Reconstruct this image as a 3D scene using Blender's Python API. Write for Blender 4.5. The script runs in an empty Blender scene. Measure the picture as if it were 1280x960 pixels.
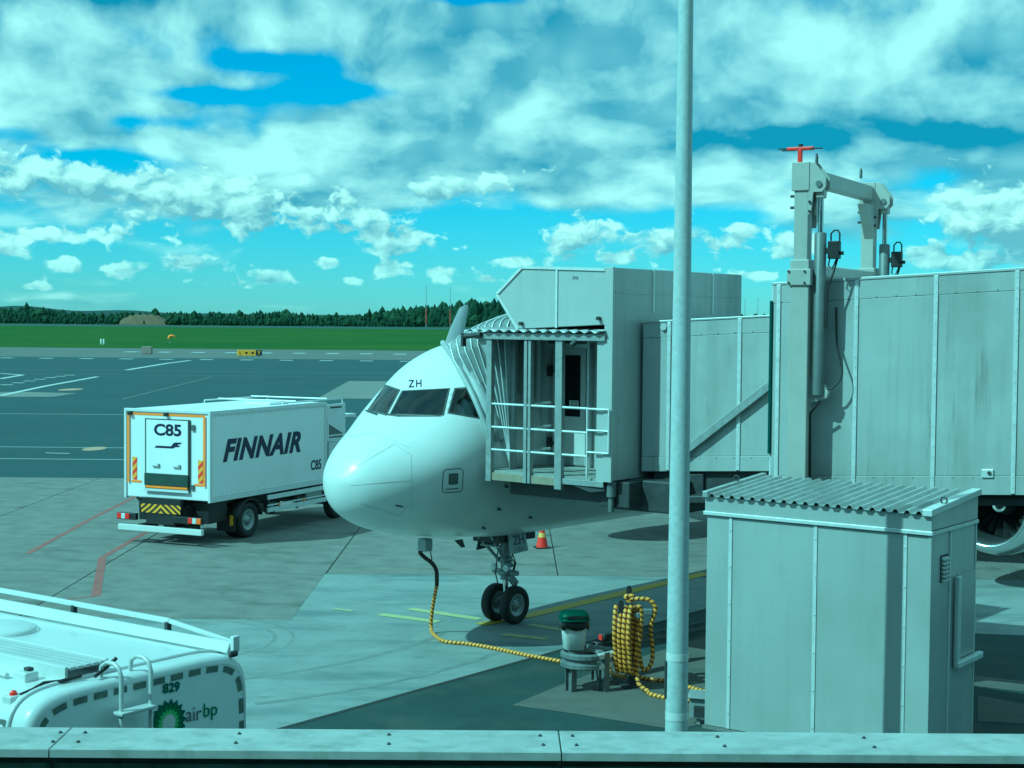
import bpy, bmesh, math, random
import numpy as np
from mathutils import Vector, Matrix
from mathutils.bvhtree import BVHTree

# ------------------------------------------------------------------ camera, sky, sun, exposure
random.seed(7)
rng = np.random.default_rng(11)
SC = bpy.context.scene
COL = SC.collection
FPX, CAM_H = 1934.0, 6.15                 # focal length in photograph pixels, eye height (m)
ROLL, PITCH = math.radians(0.5), math.atan(80 / 1934.0)
EXPOSURE = 0.0
WB_TEMP, WB_TINT = 3760.0, -63.0
SUN_AZ, SUN_EL = math.radians(242), math.radians(44)
SUN_STRENGTH, SKY_STRENGTH = 3.6, 0.115
SKY_TINT = (0.60, 0.76, 0.98)
CLOUD_GAIN, CLOUD_AIR = (8.0, 5.9, 4.0), (0.9, 1.9, 3.0)

f0 = np.array([0, math.cos(PITCH), -math.sin(PITCH)])
r0 = np.array([1.0, 0, 0]); u0 = np.cross(r0, f0)
CR = r0 * math.cos(ROLL) + u0 * math.sin(ROLL)
CU = u0 * math.cos(ROLL) - r0 * math.sin(ROLL)
CP = np.array([0, 0, CAM_H])

cam_data = bpy.data.cameras.new('camera')
cam_data.sensor_width = 36.0
cam_data.lens = 36.0 * FPX / 1280.0
cam_data.clip_start, cam_data.clip_end = 0.1, 20000
cam = bpy.data.objects.new('camera', cam_data); COL.objects.link(cam)
M = Matrix.Identity(4)
for i in range(3):
    M[i][0], M[i][1], M[i][2], M[i][3] = CR[i], CU[i], -f0[i], CP[i]
cam.matrix_world = M
SC.camera = cam

SC.view_settings.view_transform = 'Standard'
SC.view_settings.look = 'None'
SC.view_settings.gamma = 1.0
SC.view_settings.use_curve_mapping = False
SC.view_settings.exposure = EXPOSURE
SC.view_settings.use_white_balance = True          # the camera's own colour balance: photograph is strongly teal
SC.view_settings.white_balance_temperature = WB_TEMP
SC.view_settings.white_balance_tint = WB_TINT
SC.render.engine = 'CYCLES'
SC.cycles.max_bounces = 5
SC.cycles.diffuse_bounces = 3
SC.cycles.transparent_max_bounces = 8
SC.cycles.caustics_reflective = False
SC.cycles.caustics_refractive = False
SC.cycles.use_denoising = True

sun_data = bpy.data.lights.new('sun', 'SUN')
sun_data.energy = SUN_STRENGTH; sun_data.angle = math.radians(0.55); sun_data.color = (1.0, 0.96, 0.90)
sun = bpy.data.objects.new('sun', sun_data); COL.objects.link(sun)
to_sun = Vector((math.sin(SUN_AZ) * math.cos(SUN_EL), math.cos(SUN_AZ) * math.cos(SUN_EL), math.sin(SUN_EL)))
sun.rotation_euler = to_sun.to_track_quat('Z', 'Y').to_euler()
sun.location = (-30, -30, 40)

world = bpy.data.worlds.new('World'); SC.world = world; world.use_nodes = True
def build_sky():
    nt = world.node_tree; nt.nodes.clear(); N = nt.nodes; L = nt.links
    def link(a, b): L.new(a, b)
    def setin(sock, v):
        if hasattr(v, 'is_output') or isinstance(v, bpy.types.NodeSocket): link(v, sock)
        else: sock.default_value = v
    def math_(op, a, b=0.0, c=0.0, clamp=False):
        n = N.new('ShaderNodeMath'); n.operation = op; n.use_clamp = clamp
        setin(n.inputs[0], a); setin(n.inputs[1], b); setin(n.inputs[2], c); return n.outputs[0]
    def vmath(op, a, b=(0, 0, 0), c=(0, 0, 0)):
        n = N.new('ShaderNodeVectorMath'); n.operation = op
        setin(n.inputs[0], a); setin(n.inputs[1], b)
        if op == 'MULTIPLY_ADD': setin(n.inputs[2], c)
        return n.outputs['Value'] if op in ('DOT_PRODUCT', 'LENGTH') else n.outputs['Vector']
    def ramp(v, a, b, lo=0.0, hi=1.0):
        n = N.new('ShaderNodeMapRange'); n.interpolation_type = 'SMOOTHSTEP'
        setin(n.inputs['Value'], v); n.inputs['From Min'].default_value = a; n.inputs['From Max'].default_value = b
        n.inputs['To Min'].default_value = lo; n.inputs['To Max'].default_value = hi; return n.outputs[0]
    def noise(vec, scale, detail, rough=0.55, dist=0.0, lac=2.0):
        n = N.new('ShaderNodeTexNoise'); setin(n.inputs['Vector'], vec)
        n.inputs['Scale'].default_value = scale; n.inputs['Detail'].default_value = detail
        n.inputs['Roughness'].default_value = rough; n.inputs['Distortion'].default_value = dist
        n.inputs['Lacunarity'].default_value = lac
        return n.outputs['Fac']
    def mixc(f, a, b):
        n = N.new('ShaderNodeMix'); n.data_type = 'RGBA'; n.clamp_factor = True
        setin(n.inputs['Factor'], f); setin(n.inputs[6], a); setin(n.inputs[7], b); return n.outputs[2]
    tc = N.new('ShaderNodeTexCoord').outputs['Generated']
    sep = N.new('ShaderNodeSeparateXYZ'); link(tc, sep.inputs[0])
    x, y, z = sep.outputs
    az = math_('ARCTAN2', x, y)
    hor = math_('SQRT', math_('ADD', math_('MULTIPLY', x, x), math_('MULTIPLY', y, y)))
    el = math_('ARCTAN2', z, hor)
    A = math_('MULTIPLY', az, 1000.0); E = math_('MULTIPLY', el, 1000.0)     # milliradians: azimuth from +Y, elevation
    comb = N.new('ShaderNodeCombineXYZ'); link(A, comb.inputs[0]); link(E, comb.inputs[1])
    AE = comb.outputs[0]
    def blobs(lst, start=0.0):
        acc = start
        for (px, py, rx, ry, amp) in lst:
            a, e = (px - 640) * 1000 / FPX, (400 + 0.0087 * (px - 640) - py) * 1000 / FPX
            rx *= 1000 / FPX; ry *= 1000 / FPX
            v = vmath('MULTIPLY_ADD', AE, (1 / rx, 1 / ry, 0), (-a / rx, -e / ry, 0))
            g = math_('POWER', 0.37, vmath('DOT_PRODUCT', v, v))
            acc = math_('MULTIPLY_ADD', g, amp, acc)
        return acc
    # --- broken upper deck
    persp = math_('DIVIDE', 260.0, math_('ADD', math_('MAXIMUM', E, 0.0), 150.0))      # features shrink towards the horizon
    cu = N.new('ShaderNodeCombineXYZ'); link(math_('MULTIPLY', A, 0.0105), cu.inputs[0]); link(math_('MULTIPLY', math_('MULTIPLY', E, 0.030), persp), cu.inputs[1])
    cu.inputs[2].default_value = 3.7
    wn = N.new('ShaderNodeTexNoise'); wn.inputs['Scale'].default_value = 1.3; wn.inputs['Detail'].default_value = 3; link(cu.outputs[0], wn.inputs['Vector'])
    cuw = vmath('ADD', cu.outputs[0], vmath('MULTIPLY_ADD', wn.outputs['Color'], (0.40, 0.26, 0), (-0.20, -0.13, 0)))
    deck_n = noise(cuw, 1.0, 7, 0.52)
    deck_n2 = noise(vmath('ADD', cuw, (-0.12, 0.20, 0)), 1.0, 7, 0.52)
    dv = N.new('ShaderNodeTexVoronoi'); dv.feature = 'SMOOTH_F1'; dv.inputs['Scale'].default_value = 3.4; dv.inputs['Smoothness'].default_value = 0.6; link(cuw, dv.inputs['Vector'])
    dpuff = math_('SUBTRACT', 0.42, dv.outputs['Distance'])
    deck_place = blobs([
        (80, 115, 190, 46, 0.16), (420, 190, 260, 30, 0.14), (700, 140, 170, 110, 0.14), (1080, 80, 300, 90, 0.20),
        (350, 88, 90, 16, -0.30), (430, 120, 90, 15, -0.36), (250, 128, 80, 10, -0.30), (120, 208, 120, 15, -0.36), (20, 180, 60, 16, -0.28), (590, 8, 90, 11, -0.40), (190, 162, 60, 10, -0.26),
        (220, 15, 300, 26, 0.20), (880, 272, 220, 18, -0.22), (620, 335, 900, 46, -0.22), (1040, 232, 120, 16, -0.14), (620, 282, 160, 14, -.18), (1080, 180, 230, 22, 0.24), (950, 150, 60, 40, .12)])
    deck_cov = ramp(E, 15.0, 90.0, -0.08, 0.125)
    deck_d = math_('ADD', math_('MULTIPLY_ADD', dpuff, 0.16, math_('ADD', deck_n, deck_place)), deck_cov)
    deck_m = ramp(deck_d, 0.36, 0.60)
    deck_sh = math_('SUBTRACT', deck_n, deck_n2)
    dark_place = blobs([(1070, 180, 210, 17, 1.0), (1180, 178, 120, 14, 0.6), (1120, 120, 240, 40, 0.22), (200, 12, 320, 26, 0.75), (720, 240, 170, 34, 0.30), (300, 297, 170, 9, 0.45), (540, 60, 140, 26, .30), (90, 132, 60, 12, .25), (1190, 330, 120, 9, 0.3), (950, 172, 90, 14, .5)])
    # --- cumulus heaps seen from the side
    warp = N.new('ShaderNodeTexNoise'); warp.inputs['Scale'].default_value = 0.06; warp.inputs['Detail'].default_value = 4; warp.inputs['Roughness'].default_value = 0.5
    link(AE, warp.inputs['Vector'])
    wv = vmath('MULTIPLY_ADD', warp.outputs['Color'], (18, 14, 0), (-9, -7, 0))
    AEw = vmath('ADD', AE, wv)
    cc = N.new('ShaderNodeVectorMath'); cc.operation = 'MULTIPLY'; link(AEw, cc.inputs[0]); cc.inputs[1].default_value = (0.050, 0.075, 0)
    cn = noise(cc.outputs[0], 1.0, 6, 0.52)
    cn2 = noise(vmath('ADD', cc.outputs[0], (-0.22, 0.40, 0)), 1.0, 6, 0.52)
    def voro(sc_):
        v = N.new('ShaderNodeTexVoronoi'); v.feature = 'SMOOTH_F1'; v.inputs['Scale'].default_value = sc_
        v.inputs['Smoothness'].default_value = 0.5; link(cc.outputs[0], v.inputs['Vector']); return v.outputs['Distance']
    puff = math_('ADD', math_('MULTIPLY', math_('SUBTRACT', 0.40, voro(2.2)), 0.20), math_('MULTIPLY', math_('SUBTRACT', 0.40, voro(5.0)), 0.10))
    CUM = [(30, 224, 70, 32, 0.42), (130, 236, 70, 28, 0.40), (235, 248, 80, 36, 0.44), (330, 262, 80, 32, 0.38), (440, 268, 60, 24, 0.34),
        (535, 240, 36, 18, 0.44), (600, 234, 42, 20, 0.42), (500, 300, 56, 19, 0.46), (722, 298, 48, 27, 0.50),
        (828, 302, 34, 22, 0.48), (905, 306, 36, 18, 0.42), (990, 306, 34, 22, 0.42), (1205, 268, 70, 48, 0.48), (1268, 285, 50, 34, 0.40), (1190, 332, 90, 11, 0.38),
        (345, 346, 30, 10, 0.46), (235, 330, 46, 11, 0.46), (85, 298, 90, 11, 0.42), (30, 318, 34, 12, 0.46), (160, 342, 24, 10, 0.46), (95, 335, 22, 11, .46),
        (490, 338, 26, 12, 0.48), (552, 342, 22, 10, 0.46), (640, 328, 34, 9, 0.42), (60, 360, 20, 6, .42), (290, 356, 18, 6, .42), (410, 330, 18, 8, .44),
        (440, 352, 14, 6, .42), (610, 350, 22, 7, .42), (690, 345, 26, 8, .42), (770, 325, 24, 9, .40), (945, 345, 24, 8, .42), (1140, 318, 22, 9, .40), (930, 288, 20, 10, .40), (690, 214, 60, 10, .24)]
    cum_place = blobs(CUM)
    base_place = blobs([(px, py + ry * .75, rx * 1.1, ry * .55, am) for px, py, rx, ry, am in CUM[:17]])
    cum_bg = ramp(E, 20.0, 110.0, -0.01, -0.10)
    cum_d = math_('ADD', math_('ADD', math_('ADD', cn, puff), cum_place), cum_bg)
    cum_m = ramp(cum_d, 0.62, 0.78)
    cum_sh = math_('SUBTRACT', cn, cn2)
    # --- radiance in sky-texture units
    sky = N.new('ShaderNodeTexSky'); sky.sky_type = 'NISHITA'; sky.sun_disc = False
    sky.sun_elevation = SUN_EL; sky.sun_rotation = SUN_AZ; sky.air_density = 1.0; sky.dust_density = 0.2; sky.ozone_density = 2.5
    skt = N.new('ShaderNodeVectorMath'); skt.operation = 'MULTIPLY'; link(sky.outputs[0], skt.inputs[0]); skt.inputs[1].default_value = SKY_TINT
    skyc = skt.outputs[0]
    deck_l = math_('SUBTRACT', math_('MULTIPLY_ADD', deck_sh, 3.4, math_('MULTIPLY_ADD', noise(vmath('MULTIPLY', cuw, (0.9, 1.9, 1)), 0.9, 4, 0.5), 1.7, -0.26)), math_('MULTIPLY', ramp(deck_d, 0.60, 1.0), 0.16))
    deck_l = math_('MULTIPLY_ADD', dpuff, 0.40, deck_l)
    deck_l = math_('SUBTRACT', math_('MAXIMUM', deck_l, math_('MULTIPLY_ADD', dpuff, 0.5, 0.34)), math_('MULTIPLY', dark_place, 0.46))
    deck_l = math_('MINIMUM', math_('MAXIMUM', deck_l, 0.05), 1.0)
    cum_l = math_('MULTIPLY_ADD', cum_sh, 2.2, 0.93)
    cum_l = math_('ADD', cum_l, math_('MULTIPLY', puff, 1.4))
    cum_l = math_('SUBTRACT', cum_l, math_('MULTIPLY', base_place, 1.0))
    cum_l = math_('SUBTRACT', cum_l, math_('MULTIPLY', dark_place, 0.22))
    cum_l = math_('MINIMUM', math_('MAXIMUM', cum_l, 0.32), 1.05)
    def rad(v):
        p = v
        q = N.new('ShaderNodeVectorMath'); q.operation = 'MULTIPLY_ADD'; q.inputs[1].default_value = CLOUD_GAIN; q.inputs[2].default_value = CLOUD_AIR
        cx = N.new('ShaderNodeCombineXYZ')
        for k in range(3): link(p, cx.inputs[k])
        link(cx.outputs[0], q.inputs[0]); return q.outputs[0]
    c1 = mixc(math_('MULTIPLY', deck_m, 0.88), skyc, rad(deck_l))
    c2 = mixc(math_('MULTIPLY', cum_m, 0.94), c1, rad(cum_l))
    haze = ramp(E, 0.0, 60.0, 0.45, 0.0)
    c3 = mixc(haze, c2, skyc)
    bg = N.new('ShaderNodeBackground'); link(c3, bg.inputs['Color']); bg.inputs['Strength'].default_value = SKY_STRENGTH
    out = N.new('ShaderNodeOutputWorld'); link(bg.outputs[0], out.inputs['Surface'])
    world.cycles.sampling_method = 'MANUAL'; world.cycles.sample_map_resolution = 512
build_sky()

# ------------------------------------------------------------------ photograph pixel -> place
def ray(px, py): return f0 + CR * (px - 640) / FPX - CU * (py - 480) / FPX
def at_h(px, py, h):
    d = ray(px, py); return CP + d * ((h - CAM_H) / d[2])
def G(px, py): return at_h(px, py, 0.0)
def at_d(px, py, D):
    d = ray(px, py); return CP + d * (D / d[1])

# ------------------------------------------------------------------ materials
MATS = {}
def mat(name, col, rough=0.6, metal=0.0, var=0.12, scale=3.0, bump=0.0, bscale=40.0, streak=0.0, spec=0.5, col2=None, coat=0.0, grime=None, grime_amt=0.0, grime_scale=(1, 1, 1), stains=(), wave=0.0):
    if name in MATS: return MATS[name]
    m = bpy.data.materials.new(name); m.use_nodes = True; nt = m.node_tree; N = nt.nodes; L = nt.links
    b = N['Principled BSDF']
    b.inputs['Roughness'].default_value = rough; b.inputs['Metallic'].default_value = metal
    b.inputs['Specular IOR Level'].default_value = spec; b.inputs['Coat Weight'].default_value = coat; b.inputs['Coat Roughness'].default_value = 0.12
    tc = N.new('ShaderNodeTexCoord').outputs['Object']
    n = N.new('ShaderNodeTexNoise'); n.inputs['Scale'].default_value = scale; n.inputs['Detail'].default_value = 6; n.inputs['Roughness'].default_value = 0.6
    L.new(tc, n.inputs['Vector'])
    mr = N.new('ShaderNodeMapRange'); mr.inputs['From Min'].default_value = 0.32; mr.inputs['From Max'].default_value = 0.68
    L.new(n.outputs['Fac'], mr.inputs['Value'])
    mx = N.new('ShaderNodeMix'); mx.data_type = 'RGBA'
    c = np.array(col); c2 = np.array(col2) if col2 is not None else c * (1 + var)
    lo = c * (1 - var) if col2 is None else c
    mx.inputs[6].default_value = (*[float(v) for v in lo], 1); mx.inputs[7].default_value = (*[float(v) for v in np.minimum(c2, 1)], 1)
    L.new(mr.outputs[0], mx.inputs[0]); outc = mx.outputs[2]
    def overlay(outc, sc, thr0, thr1, colr, amt, detail=7):
        mp = N.new('ShaderNodeMapping'); mp.inputs['Scale'].default_value = sc; L.new(tc, mp.inputs[0])
        ns = N.new('ShaderNodeTexNoise'); ns.inputs['Scale'].default_value = 1.0; ns.inputs['Detail'].default_value = detail; ns.inputs['Roughness'].default_value = 0.62
        L.new(mp.outputs[0], ns.inputs['Vector'])
        r = N.new('ShaderNodeMapRange'); r.inputs['From Min'].default_value = thr0; r.inputs['From Max'].default_value = thr1; r.inputs['To Max'].default_value = amt
        L.new(ns.outputs['Fac'], r.inputs['Value'])
        q = N.new('ShaderNodeMix'); q.data_type = 'RGBA'; L.new(r.outputs[0], q.inputs[0]); L.new(outc, q.inputs[6]); q.inputs[7].default_value = (*colr, 1)
        return q.outputs[2]
    if streak > 0: outc = overlay(outc, (5.0, 5.0, 0.28), 0.50, 0.74, tuple(float(v) for v in c * 0.42), streak)
    if grime is not None: outc = overlay(outc, grime_scale, 0.50, 0.70, grime, grime_amt)
    for (sc_, t0, t1, cl, am) in stains: outc = overlay(outc, sc_, t0, t1, cl, am)
    L.new(outc, b.inputs['Base Color'])
    rr = N.new('ShaderNodeMapRange'); rr.inputs['To Min'].default_value = max(rough - 0.08, 0.03); rr.inputs['To Max'].default_value = min(rough + 0.1, 1)
    L.new(n.outputs['Fac'], rr.inputs['Value']); L.new(rr.outputs[0], b.inputs['Roughness'])
    if bump > 0:
        nb = N.new('ShaderNodeTexNoise'); nb.inputs['Scale'].default_value = bscale; nb.inputs['Detail'].default_value = 5; L.new(tc, nb.inputs['Vector'])
        bp = N.new('ShaderNodeBump'); bp.inputs['Strength'].default_value = bump; bp.inputs['Distance'].default_value = 0.02
        L.new(nb.outputs['Fac'], bp.inputs['Height']); L.new(bp.outputs[0], b.inputs['Normal'])
    if wave > 0:
        nw = N.new('ShaderNodeTexNoise'); nw.inputs['Scale'].default_value = 1.3; nw.inputs['Detail'].default_value = 2; L.new(tc, nw.inputs['Vector'])
        wp = N.new('ShaderNodeBump'); wp.inputs['Strength'].default_value = 1.0; wp.inputs['Distance'].default_value = wave
        L.new(nw.outputs['Fac'], wp.inputs['Height']); L.new(wp.outputs[0], b.inputs['Normal'])
    MATS[name] = m; return m
def stripe_mat(name, ca, cb, per, twist=1.0, uvdir=True, duty=0.5, rough=0.55):
    m = bpy.data.materials.new(name); m.use_nodes = True; nt = m.node_tree; N = nt.nodes; L = nt.links
    b = N['Principled BSDF']; b.inputs['Roughness'].default_value = rough
    uv = N.new('ShaderNodeTexCoord').outputs['UV']; s = N.new('ShaderNodeSeparateXYZ'); L.new(uv, s.inputs[0])
    m1 = N.new('ShaderNodeMath'); m1.operation = 'MULTIPLY'; L.new(s.outputs[1], m1.inputs[0]); m1.inputs[1].default_value = 1 / per
    m2 = N.new('ShaderNodeMath'); m2.operation = 'MULTIPLY_ADD'; L.new(s.outputs[0], m2.inputs[0]); m2.inputs[1].default_value = twist; L.new(m1.outputs[0], m2.inputs[2])
    m3 = N.new('ShaderNodeMath'); m3.operation = 'FRACT'; L.new(m2.outputs[0], m3.inputs[0])
    m4 = N.new('ShaderNodeMath'); m4.operation = 'GREATER_THAN'; L.new(m3.outputs[0], m4.inputs[0]); m4.inputs[1].default_value = duty
    mx = N.new('ShaderNodeMix'); mx.data_type = 'RGBA'; L.new(m4.outputs[0], mx.inputs[0]); mx.inputs[6].default_value = (*ca, 1); mx.inputs[7].default_value = (*cb, 1)
    L.new(mx.outputs[2], b.inputs['Base Color']); MATS[name] = m; return m
def glass_mat(name, tint, fac):
    m = bpy.data.materials.new(name); m.use_nodes = True; N = m.node_tree.nodes; L = m.node_tree.links; N.clear()
    g = N.new('ShaderNodeBsdfGlossy'); g.inputs['Roughness'].default_value = 0.03; g.inputs['Color'].default_value = (0.9, 0.95, 0.95, 1)
    t = N.new('ShaderNodeBsdfTransparent'); t.inputs['Color'].default_value = (*tint, 1)
    fr = N.new('ShaderNodeFresnel'); fr.inputs['IOR'].default_value = 1.5
    ad = N.new('ShaderNodeMath'); ad.operation = 'ADD'; L.new(fr.outputs[0], ad.inputs[0]); ad.inputs[1].default_value = fac; ad.use_clamp = True
    mx = N.new('ShaderNodeMixShader'); L.new(ad.outputs[0], mx.inputs[0]); L.new(t.outputs[0], mx.inputs[1]); L.new(g.outputs[0], mx.inputs[2])
    o = N.new('ShaderNodeOutputMaterial'); L.new(mx.outputs[0], o.inputs[0]); MATS[name] = m; return m

WHITE = mat('white_paint', (0.70, 0.70, 0.69), 0.32, var=0.02, scale=1.2, coat=0.3)
PLANE_W = mat('aircraft_white', (0.73, 0.73, 0.72), 0.34, var=0.02, scale=0.8, coat=0.2, grime=(0.55, 0.55, 0.54), grime_amt=0.18, grime_scale=(1.2, 1.2, 1.2))
BOXW = mat('truck_white', (0.84, 0.84, 0.85), 0.38, var=0.02, scale=1.0, grime=(0.6, 0.6, 0.58), grime_amt=0.10, grime_scale=(1.5, 1.5, 0.5))
TANKW = mat('tank_white', (0.66, 0.67, 0.67), 0.30, var=0.03, scale=1.0, coat=0.3, grime=(0.5, 0.5, 0.48), grime_amt=0.25, grime_scale=(1.5, 1.5, 1.0))
GALV = mat('galvanised_steel', (0.36, 0.37, 0.37), 0.52, metal=0.4, var=0.14, scale=9)
PANEL = mat('tunnel_panel', (0.47, 0.48, 0.47), 0.44, metal=0.15, var=0.06, scale=0.9, streak=0.30, grime=(0.26, 0.27, 0.26), grime_amt=0.5, grime_scale=(0.7, 0.7, 0.30), wave=0.010, stains=[((7, 7, .5), .60, .70, (0.20, 0.20, 0.19), .5)])
PANEL2 = mat('cab_panel', (0.50, 0.51, 0.50), 0.42, metal=0.15, var=0.05, scale=0.9, streak=0.14, wave=0.008)
STRIP = mat('cover_strip', (0.74, 0.75, 0.75), 0.40, metal=0.3, var=0.08, scale=6)
SHEDP = mat('shed_panel', (0.55, 0.56, 0.55), 0.34, metal=0.35, var=0.07, scale=0.7, streak=0.14, grime=(0.38, 0.39, 0.38), grime_amt=0.4, grime_scale=(1.1, 1.1, 0.25), wave=0.012)
COLUMN = mat('column_paint', (0.44, 0.43, 0.40), 0.48, var=0.06, scale=2.5, streak=0.12)
STEEL = mat('cylinder_steel', (0.17, 0.18, 0.18), 0.5, metal=0.2, var=0.12, scale=5)
CHROME = mat('chrome_rod', (0.62, 0.63, 0.63), 0.18, metal=1.0, var=0.03)
BLACK = mat('black_paint', (0.018, 0.018, 0.019), 0.5, var=0.2, scale=8)
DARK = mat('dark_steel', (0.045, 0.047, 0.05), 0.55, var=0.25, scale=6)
RUBBER = mat('tyre_rubber', (0.022, 0.022, 0.023), 0.75, var=0.2, scale=12)
RIM = mat('wheel_rim', (0.34, 0.35, 0.35), 0.42, metal=0.4, var=0.1, scale=10)
GEARM = mat('gear_paint', (0.30, 0.31, 0.32), 0.40, metal=0.2, var=0.15, scale=10)
NAVY = mat('navy_print', (0.012, 0.012, 0.055), 0.4, var=0.05)
PRINT = mat('black_print', (0.02, 0.02, 0.025), 0.45, var=0.05)
GREENP = mat('green_print', (0.02, 0.16, 0.05), 0.45, var=0.05)
GREEND = mat('dark_green_print', (0.015, 0.10, 0.06), 0.45, var=0.05)
GREENL = mat('light_green_print', (0.30, 0.52, 0.16), 0.45, var=0.05)
GREYP = mat('grey_print', (0.12, 0.13, 0.13), 0.45, var=0.05)
TAPE = mat('orange_tape', (0.85, 0.30, 0.03), 0.4, var=0.05, spec=0.4)
REDP = mat('red_paint', (0.62, 0.03, 0.02), 0.45, var=0.1)
YEL = mat('yellow_paint', (0.75, 0.42, 0.02), 0.5, var=0.1)
REDLENS = mat('red_lens', (0.60, 0.02, 0.01), 0.15, var=0.05, coat=0.6)
ORLENS = mat('orange_lens', (0.80, 0.18, 0.01), 0.15, var=0.05, coat=0.6)
WLENS = mat('white_lens', (0.7, 0.7, 0.7), 0.15, var=0.05, coat=0.6)
REFL = mat('reflector_tape', (0.16, 0.19, 0.16), 0.35, var=0.2, scale=14)
BELLOW = mat('bellows_fabric', (0.40, 0.42, 0.42), 0.48, var=0.10, scale=4, streak=0.15)
ROOFM = mat('corrugated_zinc', (0.50, 0.51, 0.51), 0.40, metal=0.5, var=0.12, scale=3.5, grime=(0.25, 0.25, 0.24), grime_amt=0.4, grime_scale=(3, 3, 3))
DOORW = mat('door_white', (0.66, 0.66, 0.64), 0.42, var=0.04, streak=0.08)
DGLASS = mat('dark_glass', (0.012, 0.016, 0.018), 0.06, var=0.2, scale=2, spec=0.6)
GLASS = glass_mat('cockpit_glass', (0.62, 0.68, 0.68), 0.02)
POLEM = mat('pole_zinc', (0.52, 0.55, 0.56), 0.60, metal=0.0, var=0.10, scale=14, bump=0.15, bscale=60)
COPING = mat('coping_metal', (0.43, 0.44, 0.43), 0.55, metal=0.1, var=0.14, scale=7, grime=(0.22, 0.23, 0.21), grime_amt=0.6, grime_scale=(7, 9, 6))
PARAW = mat('parapet_wall', (0.15, 0.18, 0.165), 0.8, var=0.35, scale=5, grime=(0.02, 0.025, 0.025), grime_amt=0.8, grime_scale=(5, 4, 1.5))
BINW = mat('bin_plastic', (0.80, 0.80, 0.78), 0.45, var=0.04)
BING = mat('bin_green', (0.009, 0.045, 0.022), 0.55, var=0.08)
BAG = mat('bag_plastic', (0.012, 0.012, 0.013), 0.22, var=0.1)
SKIN = mat('skin', (0.45, 0.27, 0.19), 0.5, var=0.05); SHIRT = mat('shirt_white', (0.8, 0.8, 0.8), 0.8, var=0.03); HAIR = mat('hair_dark', (0.02, 0.016, 0.012), 0.6)
HOSE = stripe_mat('hose_stripe', (0.74, 0.40, 0.05), (0.09, 0.045, 0.015), 0.085, 1.0, duty=0.62)
HOSEB = mat('hose_black', (0.03, 0.022, 0.016), 0.6, var=0.1)
HAZ_YB = stripe_mat('hazard_yellow_black', (0.75, 0.42, 0.02), (0.02, 0.02, 0.02), 0.22, 0.0)
HAZ_RY = stripe_mat('hazard_red_yellow', (0.62, 0.03, 0.02), (0.78, 0.45, 0.04), 0.24, 0.0)

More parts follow.
